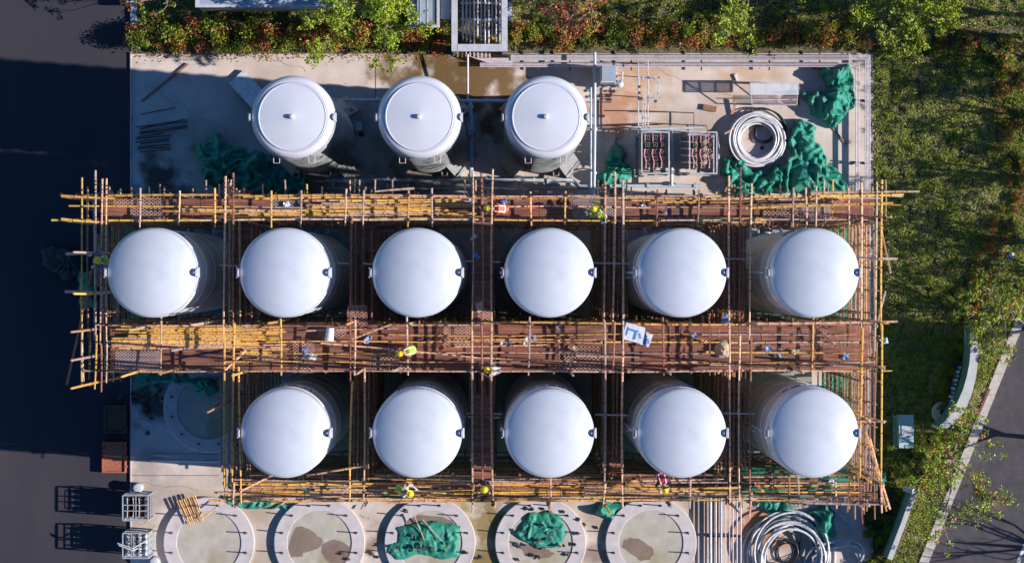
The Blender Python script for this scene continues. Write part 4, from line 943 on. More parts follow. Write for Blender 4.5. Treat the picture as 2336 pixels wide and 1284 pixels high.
wirepatch([(740, 1232), (775, 1228), (815, 1262), (825, 1290), (760, 1290), (735, 1262)], .25, 'brown wire mat on the lower right of the second foundation')
wirepatch([(1430, 1222), (1475, 1235), (1500, 1262), (1470, 1284), (1415, 1250)], .245, 'brown wire mat in the middle of the fifth foundation')
wirepatch([(930, 1176), (1000, 1174), (1040, 1190), (1030, 1200), (925, 1205)], .245, 'brown wire mat under the top of the wide flat green tarpaulin')
wirepatch([(1185, 1240), (1270, 1252), (1255, 1275), (1200, 1268)], .245, 'brown wire mat below the small green tarpaulin')
for (a, c, z, lab) in (((944, 1175), (968, 1232), .55, 'grey pole lying on the left of the wide green tarpaulin'), ((963, 1184), (1006, 1232), .55, 'grey pole lying slanted on the middle of the wide green tarpaulin')):
    loose(a, c, z, 'bamboo_d', lab, None)
for i in range(9):                                               # small bundle leaning on the first foundation
    loose((404 + i * 5.2, 1142 - i * 1.2), (430 + i * 4.2, 1197 - i * 1.4), .38 + .04 * (i % 2), ('bamboo_b', 'bamboo_a')[i % 2], 'short bamboo pole in the slanted bundle on the rim of the first foundation', 'bundle on the first foundation')
loose((463, 1180), (502, 1150), .6, 'bamboo_a', 'thin yellow pole bridging the slanted bundle and the scaffold corner', None)

# gas cylinder racks and rusty bins on the left
def rack(px, py, label, mt, topbar):
    z = 1.75; k = 1 - z / H; w_ = M_(58) * k; h_ = M_(57) * k; c = P(px, py, z)
    t = empty('cylinder_rack', (c.x, c.y, .02), label, 'cylinder rack', 'cylinder racks at the lower left')
    b = MB(); f = 'grey_steel'
    for zz in (z - .03, .95, .12):
        for sy in (-1, 1): b.beam((-w_ / 2, sy * h_ / 2, zz), (w_ / 2, sy * h_ / 2, zz), .05, .06, f)
        for sx in (-1, 1): b.beam((sx * w_ / 2, -h_ / 2 + .026, zz), (sx * w_ / 2, h_ / 2 - .026, zz), .05, .06, f)
    for sx in (-1, 1):
        for sy in (-1, 1): b.beam((sx * w_ / 2, sy * h_ / 2, 0), (sx * w_ / 2, sy * h_ / 2, z - .06), .05, .05, f)
    for y in (-.12, .12) if topbar == 0 else (): b.beam((-w_ / 2 + .03, y, z - .025), (w_ / 2 - .03, y, z - .025), .035, .04, f)
    for x in (-.18, .16) if topbar else (.02,): b.beam((x, -h_ / 2 + .03, z - .02), (x, h_ / 2 - .03, z - .02), .035, .04, f)
    b.build('frame', t, smooth=False)
    for i in range(4):
        for j in range(4):
            x, y = (i - 1.5) * w_ / 4.3, (j - 1.5) * h_ / 4.3
            b = MB(); b.lathe([(.105, .16), (.115, .2), (.115, 1.25), (.1, 1.36), (.04, 1.45), (.035, 1.56), (.0001, 1.58)], mt, c=(x, y, 0), n=14); b.build('gas_cylinder', t)
    b = MB()
    for i in range(4): b.path([((i - 1.5) * w_ / 4.3, -h_ * .4, 1.6), ((i - 1.5) * w_ / 4.3 + .03, 0, 1.63), ((i - 1.5) * w_ / 4.3, h_ * .4, 1.6)], .016, 'pink_steel' if topbar == 0 else 'hose_grey', n=6)
    if topbar: b.path([(-w_ * .7, .1, z), (-.1, -.1, z + .1), (w_ * .4, .2, z + .05)], .03, 'hose_white', n=7); b.path([(-w_ * .65, .02, z), (-.1, -.2, z + .1), (w_ * .1, -.1, z + .05)], .03, 'hose_white', n=7)
    b.build('manifold_hose', t)
rack(309, 1158, 'upper steel rack of dark gas cylinders at the lower left edge of the apron', 'cylinder_dark', 0)
rack(309, 1244, 'lower steel rack of pale gas cylinders with white hoses on top at the lower left', 'cylinder_white', 1)
for (px, py, lab) in ((314, 1113, 'small white lidded drum above the upper cylinder rack'), (352, 1281, 'small white lidded drum below the lower cylinder rack')):
    c = P(px, py, .6); b = MB(); b.lathe([(.2, .0), (.2, .5), (.21, .52), (.21, .57), (.16, .62), (.0001, .64)], 'white_steel', c=(c.x, c.y, .05), n=20); b.path([(c.x - .35, c.y - .1, .5), (c.x - .1, c.y, .5)], .03, 'blue_steel'); thing_mesh(b, 'lidded_drum', lab, 'drum')
def bin_(px, py, wpx, hpx, zt_, mt, lab, inner):
    c = P(px, py, 0); w_, h_ = M_(wpx), M_(hpx); b = MB(); t = empty('steel_bin', (c.x, c.y, 0), lab, 'bin', 'rusty bins on the asphalt'); th = .05
    for sx in (-1, 1): b.box((sx * (w_ - th) / 2, 0, zt_ / 2), (th, h_, zt_), mt)
    for sy in (-1, 1): b.box((0, sy * (h_ - th) / 2, zt_ / 2), (w_ - 2 * th, th, zt_), mt)
    for sy in (-.3, 0, .3): b.box((w_ / 2 + .03, sy * h_, zt_ / 2), (.05, .06, zt_ * .9), mt)
    b.build('shell', t, smooth=False); b = MB(); b.box((0, 0, zt_ * inner / 2), (w_ - 2.2 * th, h_ - 2.2 * th, zt_ * inner), mt); b.build('contents', t, smooth=False)
bin_(265, 955, 50, 62, .45, 'rust_steel', 'upper shaded steel bin at the edge of the asphalt', .8)
bin_(262, 1042, 54, 70, .32, 'rust_bin', 'lower rusty red bin half in sun at the edge of the asphalt', .75)
pipe('pipe', [P(345, 1050, .12), P(500, 1052, .12)], .05, 'blue_steel', 'pale blue pipe lying along the shadow edge left of the lower scaffold corner')
pipe('pipe', [P(345, 1036, .1), P(500, 1038, .1)], .025, 'grey_steel', 'thin grey pipe above the pale blue pipe in the shade')
for i, (x, y, lab) in enumerate(((322, 869, 'round green lid in shade under the scaffold above the litter'), (478, 890, 'bright green tub in shade near the lower left scaffold corner'))):
    c = P(x, y, .5); b = MB(); b.lathe([(.22, 0), (.24, .45), (.25, .47), (.23, .5), (.0001, .52)], 'tarp', c=(c.x, c.y, .05), n=20); thing_mesh(b, 'plastic_tub', lab, 'tub')

# gantry and roofs along the top edge
t = empty('pipe_gantry', P(1094, 60, 0), 'white rectangular steel gantry at the top edge with a row of pipes inside', 'gantry')
z = 2.6
def rg_(px, py, zz): q = P(px, py, zz); return Vector((q.x - t.location.x, q.y - t.location.y, zz))
b = MB(); b.beam(rg_(1037, 118, z), rg_(1037, -120, z), .25, .22, 'white_steel'); b.beam(rg_(1151, 118, z), rg_(1151, -120, z), .25, .22, 'white_steel'); b.beam(rg_(1044, 110, z), rg_(1144, 110, z), .3, .24, 'white_steel')
b.beam(rg_(1044, -60, z), rg_(1144, -60, z), .3, .24, 'white_steel')
for (x, y) in ((1037, 110), (1151, 110), (1037, -60), (1151, -60)): b.beam(rg_(x, y, z - .12) * Vector((1, 1, 1)), Vector((rg_(x, y, z).x, rg_(x, y, z).y, 0)), .2, .2, 'white_steel')
b.build('frame', t, smooth=False)
for i in range(11):
    x = 1056 + i * 8.4; b = MB(); zz = 1.7 - .05 * (i % 3); b.path([rg_(x, 82 + (i % 4) * 5, zz), rg_(x, -150, zz)], .035, ('white_steel', 'pink_steel')[i % 2], n=8)
    b.path([rg_(x, 82 + (i % 4) * 5, zz), Vector((rg_(x, 84 + (i % 4) * 5, zz).x, rg_(x, 86 + (i % 4) * 5, zz).y, .1))], .035, 'white_steel', n=8); b.build('inner_pipe', t)
b = MB(); b.beam(rg_(1050, 45, 1.6), rg_(1140, 45, 1.6), .08, .08, 'blue_steel'); b.beam(rg_(1050, 8, 1.6), rg_(1140, 8, 1.6), .08, .08, 'blue_steel'); b.build('cross_bar', t, smooth=False)
for i in range(7):
    x = 1063 + 9 * i; pipe('pipe', [P(x, 104, .4), P(x, 126 + i * 3, .5), P(x + 14, 131 + i * 3, .5), P(1170, 131 + i * 3, .5)] if i else [P(x, 104, .4), P(x, 124, .6), P(x, 128, 1.2)], .028, 'pink_steel', 'thin pink pipe turning right below the white gantry', 'thin pipes below the gantry')
def roofbox(name, x0, x1, y0, y1, h, mt, lab, parap=True):
    t = empty(name, P((x0 + x1) / 2, (y0 + y1) / 2, 0), lab, 'cabinet' if h < 2 else 'building'); k = 1 - h / H
    a = P(x0, y1, h); c = P(x1, y0, h); cx, cy = (a.x + c.x) / 2, (a.y + c.y) / 2; w_, d_ = c.x - a.x, c.y - a.y; ox, oy = cx - t.location.x, cy - t.location.y
    b = MB(); b.box((ox, oy, h / 2 - .03), (w_ - .1, d_ - .1, h - .06), 'wall_stone'); b.build('wall', t, smooth=False)
    b = MB(); b.box((ox, oy, h - .02), (w_, d_, .08), mt)
    if parap:
        for sx in (-1, 1): b.box((ox + sx * (w_ / 2 - .06), oy, h + .06), (.12, d_, .1), 'white_steel')
        for sy in (-1, 1): b.box((ox, oy + sy * (d_ / 2 - .06), h + .058), (w_ - .24, .12, .1), 'white_steel')
        for q in range(4): b.box((ox - w_ / 2 + w_ * (q + .8) / 4.6, oy, h + .03), (.03, d_ - .26, .03), 'blue_steel')
    b.build('roof', t, smooth=False)
roofbox('utility_building', 446, 782, -200, 18, 2.4, 'roof_blue', 'long low building with pale blue flat roof left of the lime green tree')
roofbox('utility_shelter', 930, 1003, -160, 64, 1.5, 'roof_blue', 'small pale blue roofed shelter just left of the white gantry')
roofbox('equipment_cabinet', 1152, 1168, 6, 46, 1.2, 'white_steel', 'slim white cabinet against the right leg of the gantry', False)
roofbox('equipment_cabinet', 1005, 1028, -100, 44, 1.2, 'roof_blue', 'narrow grey cabinet between the small shelter and the gantry', False)

# garden side: curved wall, straight wall, cabinet, manhole
def extr(pts_px, wpx, h, name, label, face, topm, ends=None):
    """a standing wall whose top strip follows pts; its west face carries the teal paint"""
    t = empty(name, P(*pts_px[0], 0), label, 'wall'); k = 1 - h / H; P2 = [P(x, y, h) - t.location for x, y in pts_px]; n = len(P2); L = []; Rr = []
    for i in range(n):
        a = P2[max(0, i - 1)]; c = P2[min(n - 1, i + 1)]; d = (c - a); d.z = 0; d.normalize(); nr = Vector((-d.y, d.x, 0)); w_ = wpx[i] / S * k / 2
        L.append(P2[i] - nr * w_); Rr.append(P2[i] + nr * w_)
    if L[n // 2].x > Rr[n // 2].x: L, Rr = Rr, L
    b = MB()
    for i in range(n - 1): b.quad(L[i] * Vector((1, 1, 1)), L[i + 1], Rr[i + 1], Rr[i], topm)
    b.build('coping', t, smooth=False); b = MB()
    z_ = lambda v, q: Vector((v.x, v.y, q))
    for i in range(n - 1):
        b.quad(z_(L[i], h - .004), z_(L[i], 0), z_(L[i + 1], 0), z_(L[i + 1], h - .004), face); b.quad(z_(Rr[i], h - .004), z_(Rr[i + 1], h - .004), z_(Rr[i + 1], 0), z_(Rr[i], 0), topm)
    b.quad(z_(L[0], h - .004), z_(Rr[0], h - .004), z_(Rr[0], 0), z_(L[0], 0), topm); b.quad(z_(L[-1], h - .004), z_(L[-1], 0), z_(Rr[-1], 0), z_(Rr[-1], h - .004), topm)
    b.build('wall_body', t, smooth=False); return t
cw = [(2218, 745), (2222, 770), (2223, 800), (2221, 830), (2216, 860), (2208, 890), (2198, 915), (2186, 938), (2172, 957), (2156, 970), (2142, 976)]
t = extr(cw, [12, 16, 18, 19, 21, 22, 23, 23, 20, 15, 8], 2.2, 'curved_garden_wall', 'tall curved garden wall with a pale top and teal inner face, right of the scaffold', 'wall_teal', 'wall_stone')
b = MB()
q0 = [P(x, y, 1.2) - t.location for x, y in ((2203, 752), (2206, 790), (2204, 830), (2198, 865), (2188, 900), (2172, 935))]
b.path([Vector((q.x, q.y, 1.0)) for q in q0], .03, 'white_steel', n=6); b.build('white_rail', t)
c = P(2150, 940, .3); b = MB(); b.lathe([(.45, 0), (.45, .3), (.4, .34), (.0001, .34)], 'wall_stone', c=(c.x, c.y, .03), n=28); b.lathe([(.11, .34), (.13, .35), (.13, .38)], 'dark_steel', c=(c.x, c.y, .03), n=20); thing_mesh(b, 'stone_disc', 'round pale stone disc at the lower end of the curved wall', 'disc')
for i in range(9):
    y = 838 + i * 9.5; x = 2188 - (i * 2.6); b = MB(); c = P(x, y, .6); b.box((c.x, c.y, .35), (.16, .12, .7), ('sign_blue', 'litter_white')[i % 2], rz=random.uniform(-.4, .4)); b.box((c.x + .03, c.y, .72), (.06, .12, .06), 'litter_white')
    thing_mesh(b, 'sign_block', 'small upright %s block in the row at the foot of the curved wall' % ('blue', 'white')[i % 2], 'sign block', 'blue and white blocks by the curved wall', smooth=False)
timber('stone_bar', (2163, 912), (2150, 938), .12, .3, 'wall_stone', 'pale stone bar between the block row and the round disc', 'stone bar')
t = extr([(2087, 1122), (2060, 1196), (2030, 1275)], [11, 11, 12], 2.0, 'garden_wall', 'tall straight slanting garden wall with a pale top near the bottom right corner', 'wall_teal', 'wall_stone')
b = MB(); b.path([P(2062, 1113, 1.6) - t.location, P(2084, 1120, 1.9) - t.location], .12, 'wall_stone', n=6); b.build('end_cap', t)
t = empty('garden_cabinet', P(2056, 980, .03), 'pale teal garden cabinet standing in tree shade right of the scaffold', 'cabinet')
b = MB(); b.box((.02, 0, .55), (.52, 1.3, 1.0), 'pale_teal'); b.build('body', t, smooth=False)
b = MB(); b.box((.05, 0, 1.09), (.62, 1.4, .06), 'pale_teal'); b.box((.05, .02, 1.14), (.4, .45, .03), 'white_steel'); b.build('lid', t, smooth=False)
b = MB(); b.box((-.38, 0, .8), (.03, 1.3, .05), 'pale_teal'); b.box((-.38, 0, .3), (.03, 1.3, .05), 'pale_teal'); [b.box((-.38, y, .4), (.04, .04, .85), 'pale_teal') for y in (-.62, 0, .62)]; b.build('side_rail', t, smooth=False)
c = P(2283, 1145, 0); b = MB(); b.lathe([(.38, 0), (.38, .012), (.34, .014), (.33, .008), (.0001, .01)], 'manhole', c=(c.x, c.y, .004), n=40)
for i in range(5): b.box((c.x, c.y - .22 + i * .11, .016), (.4, .03, .006), 'manhole')
thing_mesh(b, 'manhole_cover', 'round rusty brown manhole cover in the road', 'manhole cover')
timber('kerb_drain', (2257, 886), (2228, 955), .1, .02, 'channel_red', 'narrow dark red drain slot along the pale kerb', 'drain', z=.12)
for (x, y, lab) in ((2305, 583, 'small blue and white wrapper on the lawn by the right edge'),): 
    b = MB(); c = P(x, y, .25); b.box(c, (.3, .14, .08), 'litter_blue', rz=.6); b.box(c + Vector((.1, .06, .02)), (.1, .12, .1), 'litter_white', rz=.3); thing_mesh(b, 'wrapper', lab, 'litter', smooth=False)
b = MB(); c = P(2114, 1063, .25); b.lathe([(.06, 0), (.06, .22), (.03, .26), (.03, .3)], 'litter_white', c=c, n=10); thing_mesh(b, 'white_bottle', 'small white bottle on the lawn left of the leaning tree', 'bottle')

# things left on the walkways
def rag(px, py, s_, mt, seed, z=ZT):
    b = MB(); c = P(px, py, z); rr = random.Random(seed); n = 6; k = b.mi(mt)
    for j in range(n + 1):
        for i in range(n + 1):
            u, v = (i / n - .5) * s_, (j / n - .5) * s_ * .7; a = rr.random() * .0 + seed
            x, y = u * math.cos(a) - v * math.sin(a), u * math.sin(a) + v * math.cos(a)
            b.v.append((c.x + x + .06 * noise.noise(Vector((x * 6, y * 6, seed))), c.y + y + .06 * noise.noise(Vector((y * 6, x * 6, seed))), c.z + .05 + .16 * abs(noise.noise(Vector((x * 7, y * 7, seed + 2))))))
    for j in range(n):
        for i in range(n): e = j * (n + 1) + i; b.f.append((e, e + 1, e + n + 2, e + n + 1)); b.m.append(k)
    return b
rags = [(655, 468, .4, 'litter_white', 'pale rag on the top walkway above the second domed tank'), (860, 452, .35, 'litter_blue', 'blue and white rag on the top walkway above the third domed tank'), (900, 456, .3, 'litter_white', 'white rag on the top walkway just right of the blue and white one'),
        (1151, 460, .42, 'litter_blue', 'blue cloth on the top walkway just right of the centre walkway'), (1075, 456, .4, 'litter_white', 'pale bag on the top walkway left of the bent worker'), (1468, 470, .3, 'litter_white', 'white rag on the top walkway between the fourth and fifth domed tanks'), (1520, 484, .22, 'litter_blue', 'small blue scrap on the top walkway'), (1829, 472, .4, 'litter_blue', 'bright blue cloth on the right end of the top walkway'),
        (1080, 542, .35, 'litter_white', 'white rag at the top of the centre walkway'), (1088, 582, .4, 'litter_blue', 'blue rag on the centre walkway beside the third domed tank'), (1378, 508, .25, 'sign_blue', 'blue bottle right below the lime vested worker'),
        (697, 804, .5, 'litter_blue', 'blue rag on the grey mesh panel left of the white bucket'), (712, 812, .5, 'litter_white', 'large pale plastic on the grey mesh panel'), (840, 775, .45, 'litter_blue', 'blue plastic strip right of the white bucket'), (833, 778, .3, 'litter_white', 'white scrap right of the white bucket'),
        (1005, 795, .25, 'shirt_red', 'pink red bottle lying right of the crouching worker'), (1145, 780, .3, 'litter_white', 'white rag right of the centre walkway on the middle walkway'), (1158, 781, .28, 'litter_blue', 'blue scrap beside the white rag on the middle walkway'), (1202, 780, .45, 'litter_white', 'white plastic bag on the middle walkway below the fourth domed tank'), (1215, 768, .42, 'litter_blue', 'blue plastic bag on the middle walkway below the fourth domed tank'),
        (1276, 747, .28, 'litter_blue', 'small blue square scrap on the middle walkway'), (1312, 796, .35, 'sack', 'beige rag on the middle walkway below the fourth tank'), (1277, 776, .25, 'sack', 'small beige scrap on the middle walkway'), (1582, 765, .3, 'litter_blue', 'blue scrap on the middle walkway right of the sheets'), (1606, 780, .3, 'sack', 'pale scrap on the middle walkway left of the beige sack'),
        (1655, 727, .4, 'litter_blue', 'blue tangle at the upper edge of the middle walkway'), (1662, 738, .3, 'litter_white', 'white tangle at the upper edge of the middle walkway'), (1752, 797, .4, 'litter_blue', 'blue rag right of the beige sack'), (1778, 810, .22, 'litter_blue', 'tiny blue scrap right of the beige sack'), (1815, 802, .35, 'sack', 'beige scrap far right on the middle walkway'), (1929, 813, .4, 'litter_blue', 'blue white rag at the right end of the middle walkway'),
        (1898, 1098, .35, 'litter_white', 'white rag on the bottom walkway below the last tank'), (1563, 1090, .28, 'litter_blue', 'blue scrap on the bottom walkway below the fourth lower tank'), (565, 743, .3, 'litter_blue', 'small blue scrap above the yellow pole stack'), (2016, 778, .4, 'pale_teal', 'pale teal plastic outside the right scaffold side')]
for i, (x, y, s_, m_, lab) in enumerate(rags):
    b = rag(x, y, s_ * .7, m_, i * 1.3, ZT - .08 if x < 2000 else 10); thing_mesh(b, 'rag' if 'rag' in lab else ('bottle' if 'bottle' in lab else 'plastic_scrap'), lab, 'litter', 'rags and litter on the walkways')
for i, (xa, xb, y, lab) in enumerate(((440, 474, 604, 'right of the leftmost domed tank'), (500, 547, 605, 'left of the second domed tank'), (762, 796, 600, 'right of the second domed tank'), (828, 852, 601, 'left of the third domed tank'), (1062, 1142, 596, 'across the centre walkway beside the third domed tank'), (1352, 1442, 600, 'right of the fourth domed tank'), (1652, 1730, 590, 'right of the fifth domed tank'), (1064, 1145, 942, 'across the lower centre walkway'), (1068, 1140, 950, 'lower one across the lower centre walkway'), (1358, 1432, 945, 'right of the third lower tank'), (1650, 1722, 942, 'right of the fourth lower tank'))):
    pipe('steel_tie', [P(xa, y, ZT - .35), P(xb, y + 2, ZT - .35)], .03, 'grey_steel', 'grey steel tie tube ' + lab, 'steel tie tubes between the tanks', n=6)
t = empty('bucket', P(752, 765, ZT), 'white paint bucket tipped on the middle walkway', 'bucket')
b = MB(); b.path([(.04, .26, .16), (-.02, -.2, .18)], .16, 'litter_white', n=20, radii=[.14, .175]); b.build('pail', t); b = MB(); b.path([(.04, .265, .16), (.043, .29, .16)], .15, 'white_steel', n=20); b.build('base_rim', t)
b = MB(); b.path([(-.2, -.2, .18), (-.22, -.36, .22), (0, -.42, .25), (.16, -.34, .22), (.16, -.2, .18)], .01, 'dark_steel', n=6); b.build('handle', t)
for i, (x, y, w_, h_, rz, lab) in enumerate(((1446, 760, .75, .62, -.25, 'white and blue board on top of the pile right of the fourth domed tank'), (1470, 772, .5, .5, -.35, 'smaller blue and white board sticking out of the pile on the right'), (1436, 752, .5, .5, -.3, 'blue board under the left corner of the white board pile'))):
    c = P(x, y, ZT); z_ = (.16, .1, .06)[i]; t = empty('printed_board', (c.x, c.y, ZT + z_), lab, 'board', 'blue and white boards on the middle walkway', rz)
    b = MB(); b.box((0, 0, 0), (w_, h_, .03), 'litter_white' if i < 2 else 'sign_blue'); b.build('panel', t, smooth=False)
    b = MB(); b.box((-.05, .1, .018), (w_ * .5, .07, .006), 'sign_blue'); b.box((.04, -.08, .018), (.1, h_ * .45, .006), 'sign_blue'); b.box((-w_ * .36, .02, .018), (.07, h_ * .5, .006), 'sign_blue'); b.box((w_ * .3, -.04, .018), (.08, .2, .006), 'litter_blue', rz=.5); b.build('print', t, smooth=False)
def sack(px, py, lab, r_=.3):
    b = MB(); c = P(px, py, ZT); n = 18; pr = []
    for j in range(9):
        a = math.pi / 2 * j / 8
        for i in range(n):
            an = 2 * math.pi * i / n; k = 1 + .28 * noise.noise(Vector((math.cos(an) * 1.5, math.sin(an) * 1.5, j * .3))); rr = r_ * math.cos(a) * k
            b.v.append((c.x + rr * math.cos(an), c.y + rr * 1.05 * math.sin(an), ZT - .08 + .33 * math.sin(a) * (1 + .3 * noise.noise(Vector((an, j, 3))))))
    for j in range(8):
        for i in range(n): b.f.append((j * n + i, j * n + (i + 1) % n, (j + 1) * n + (i + 1) % n, (j + 1) * n + i)); b.m.append(b.mi('sack'))
    thing_mesh(b, 'cloth_sack', lab, 'sack')
sack(1650, 797, 'bulky beige cloth sack on the right part of the middle walkway')
b = MB(); c = P(1095, 700, ZT); b.box(c, (.28, .36, .03), 'sack', rz=.3); thing_mesh(b, 'cardboard_piece', 'pale cardboard square on the centre walkway beside the third domed tank', 'cardboard', smooth=False)
coil('cable_loop', 0, 0, 14, 2, .012, 'dark_steel', 'thin wire looped on the walkway between the second and third domed tanks', jit=.1, h=.05).location = P(818, 548, ZT) - P(0, 0, 0)

# ---------------------------------------------------------------- workers
def person(hx, hy, zf, head_deg, pose, label, shirt, vest=None, seed=0):
    J = {}
    if pose == 'crouch':
        J = dict(pel=(-.1, 0, .40), sp=(-.02, 0, .60), ch=(.14, 0, .82), nk=(.25, 0, .95), hd=(.33, 0, 1.04), ht=(.40, 0, 1.14), hip=(-.08, .1, .38), kn=(.3, .2, .5), an=(.02, .16, .1), to=(.2, .18, .05), sh=(.16, .19, .86), el=(.3, .3, .62), wr=(.52, .22, .5))
    elif pose == 'bend':
        J = dict(pel=(-.2, 0, .90), sp=(-.02, 0, 1.02), ch=(.17, 0, 1.12), nk=(.33, 0, 1.18), hd=(.43, 0, 1.22), ht=(.54, 0, 1.27), hip=(-.17, .1, .86), kn=(-.06, .13, .5), an=(-.1, .14, .1), to=(.09, .17, .05), sh=(.2, .2, 1.1), el=(.3, .3, .85), wr=(.5, .2, .66))
    else:
        J = dict(pel=(-.05, 0, .94), sp=(-.02, 0, 1.12), ch=(.03, 0, 1.32), nk=(.07, 0, 1.48), hd=(.10, 0, 1.56), ht=(.13, 0, 1.68), hip=(-.04, .1, .9), kn=(.02, .13, .5), an=(-.05, .14, .1), to=(.13, .17, .05), sh=(.04, .20, 1.40), el=(.10, .33, 1.16), wr=(.34, .26, 1.08))
    V = []; E = []; Rd = []; kind = []
    def add(p, r, par, kd):
        V.append(Vector(p)); Rd.append(r); i = len(V) - 1
        if par is not None: E.append((par, i)); kind.append(kd)
        return i
    pel = add(J['pel'], .145, None, ''); sp = add(J['sp'], .135, pel, 'shirt'); ch = add(J['ch'], .15, sp, 'shirt'); nk = add(J['nk'], .062, ch, 'skin'); hd = add(J['hd'], .088, nk, 'skin'); ht = add(J['ht'], .09, hd, 'skin')
    f = Vector(J['ht']) - Vector(J['nk']); f.normalize(); fw = Vector((f.z, 0, -f.x)); m_ = (Vector(J['hd']) + Vector(J['ht'])) / 2
    for s in (1, -1):
        q = lambda k, dx=0, dz=0: (J[k][0] + dx, J[k][1] * s, J[k][2] + dz)
        lift = .0 if s > 0 else .06
        h = add(q('hip'), .105, pel, 'trousers'); k_ = add(q('kn', -lift), .07, h, 'trousers'); a = add(q('an', -lift), .048, k_, 'trousers'); add(q('to', -lift), .04, a, 'boots')
        sh = add(q('sh'), .07, ch, 'shirt'); el = add(q('el', lift * .8), .05, sh, 'shirt'); wr = add(q('wr', lift), .032, el, 'shirt')
        d = (Vector(J['wr']) - Vector(J['el'])).normalized(); d = Vector((d.x, d.y * s, d.z)); side = Vector((-d.y, d.x, 0)).normalized(); W = V[wr]
        pa = add(W + d * .06, .034, wr, 'gloves')
        for i, ln in enumerate((.062, .075, .07, .055)):
            b1 = add(W + d * .115 + side * (i - 1.5) * .021, .0095, pa, 'gloves'); add(W + d * (.115 + ln) + side * (i - 1.5) * .022 + Vector((0, 0, -.02 - .004 * i)), .0085, b1, 'gloves')
        t1 = add(W + d * .06 + side * -.05 * s, .012, pa, 'gloves'); add(W + d * .10 + side * -.06 * s + Vector((0, 0, -.012)), .010, t1, 'gloves')
    me = bpy.data.meshes.new('person'); me.from_pydata([tuple(v) for v in V], E, []); o = bpy.data.objects.new('person', me); col.objects.link(o)
    o.modifiers.new('s', 'SKIN'); me.skin_vertices[0].data[0].use_root = True
    for i, r in enumerate(Rd): me.skin_vertices[0].data[i].radius = (r, r * (.82 if i in (1, 2) else 1))
    sb = o.modifiers.new('b', 'SUBSURF'); sb.levels = 1; sb.render_levels = 1
    dg = bpy.context.evaluated_depsgraph_get(); nm = bpy.data.meshes.new_from_object(o.evaluated_get(dg)); o.modifiers.clear(); o.data = nm; bpy.data.meshes.remove(me)
    nm.materials.clear(); mm = {'shirt': shirt, 'skin': 'skin', 'trousers': 'trousers', 'boots': 'boots', 'gloves': 'gloves'}; order = list(mm)
    for k in order: nm.materials.append(MATS[mm[k]])
    for p in nm.polygons:
        c = p.center; best = 9; bk = 'shirt'
        for (e, kd) in zip(E, kind):
            a, b_ = V[e[0]], V[e[1]]; ab = b_ - a; t_ = max(0, min(1, (c - a).dot(ab) / max(ab.length_squared, 1e-9))); dd = (c - a - ab * t_).length - (Rd[e[0]] * (1 - t_) + Rd[e[1]] * t_)
            if dd < best: best, bk = dd, kd
        p.material_index = order.index(bk); p.use_smooth = True
    # clothing and helmet
    def shell(name, pts, rads, mt, n=16):
        b = MB(); b.path(pts, .1, mt, n=n, radii=rads); q = b.build(name, o); return q
    if vest:
        a, b_, c = Vector(J['pel']), Vector(J['sp']), Vector(J['ch']); up = (c - b_).normalized()
        b = MB(); pts = [a + (b_ - a) * .1, b_, b_ + (c - b_) * .6, c + up * .05, c + up * .10]; rads = [.17, .17, .19, .195, .12]
        b.path(pts, .1, vest, n=18, radii=rads); b.v = [(v[0], v[1] * 1.12, v[2]) for v in b.v]; q = b.build('vest', o)
        b = MB()
        for s in (1, -1): b.path([b_ + Vector((-.10, s * .1, .12)), c + Vector((-.08, s * .1, .15)), c + up * .12 + Vector((0, s * .09, .08))], .022, 'reflect_stripe', n=6)
        b.path([a + (b_ - a) * .75, a + (b_ - a) * .95], .178, 'reflect_stripe', n=18); b.v = [(v[0], v[1] * 1.13, v[2]) for v in b.v]; b.build('reflective_band', o)
    hp = Vector(J['ht']); M3 = Matrix((fw, Vector((0, 1, 0)), f)).transposed()
    b = MB(); pr = [(.150, -.012), (.150, 0), (.122, .004), (.118, .05), (.098, .095), (.06, .122), (.0001, .13)]; b.lathe(pr, 'hat_yellow', n=28)
    b.path([(-.105, 0, .07), (-.05, 0, .122), (.05, 0, .125), (.11, 0, .07)], .014, 'hat_yellow', n=6)
    for i, v in enumerate(b.v):
        if v[0] > .1 and v[2] < .02: b.v[i] = (v[0] * 1.18, v[1], v[2])
        v = Vector(b.v[i]); b.v[i] = tuple(M3 @ Vector((v.x * 1.08, v.y * .97, v.z)) + hp + f * .0)
    b.build('hard_hat', o)
    b = MB(); b.lathe([(.09, -.10), (.098, -.05), (.096, .0)], 'hair', n=18); b.v = [tuple(M3 @ Vector((v[0] * .8 - .022, v[1] * .98, v[2])) + hp - f * .02) for v in b.v]; b.build('hair', o)
    b = MB(); e_ = m_ + fw * .088
    for s in (1, -1): b.path([e_ + Vector((0, s * .032, 0)), e_ + Vector((0, s * .032, 0)) + fw * .012], .012, 'hair', n=8)
    b.build('eyes', o); b = MB(); b.path([e_ - f * .005, e_ - f * .035 + fw * .022, e_ - f * .045], .012, 'skin', n=8); b.path([e_ - f * .075 + Vector((0, -.022, 0)), e_ - f * .075 + Vector((0, .022, 0))], .006, 'vest_orange', n=6); b.build('nose_and_mouth', o)
    a = R(head_deg); hat = hp + f * .06; g = P(hx, hy, zf + hat.z); o.rotation_euler = (0, 0, a)
    o.location = (g.x - (hat.x * math.cos(a) - hat.y * math.sin(a)), g.y - (hat.x * math.sin(a) + hat.y * math.cos(a)), zf)
    o.scale = (.93, .93, .93); tag(o, label, 'person', 'workers on the scaffold'); return o
DK = ZT - .06
person(219, 594, ZT + .25, 185, 'stand', 'worker in hard hat and lime vest at the left scaffold edge by the leftmost tank', 'shirt_blue', 'vest_lime')
person(1107, 475, DK, 178, 'bend', 'worker in orange vest bent over where the centre and top walkways meet', 'shirt_red', 'vest_orange')
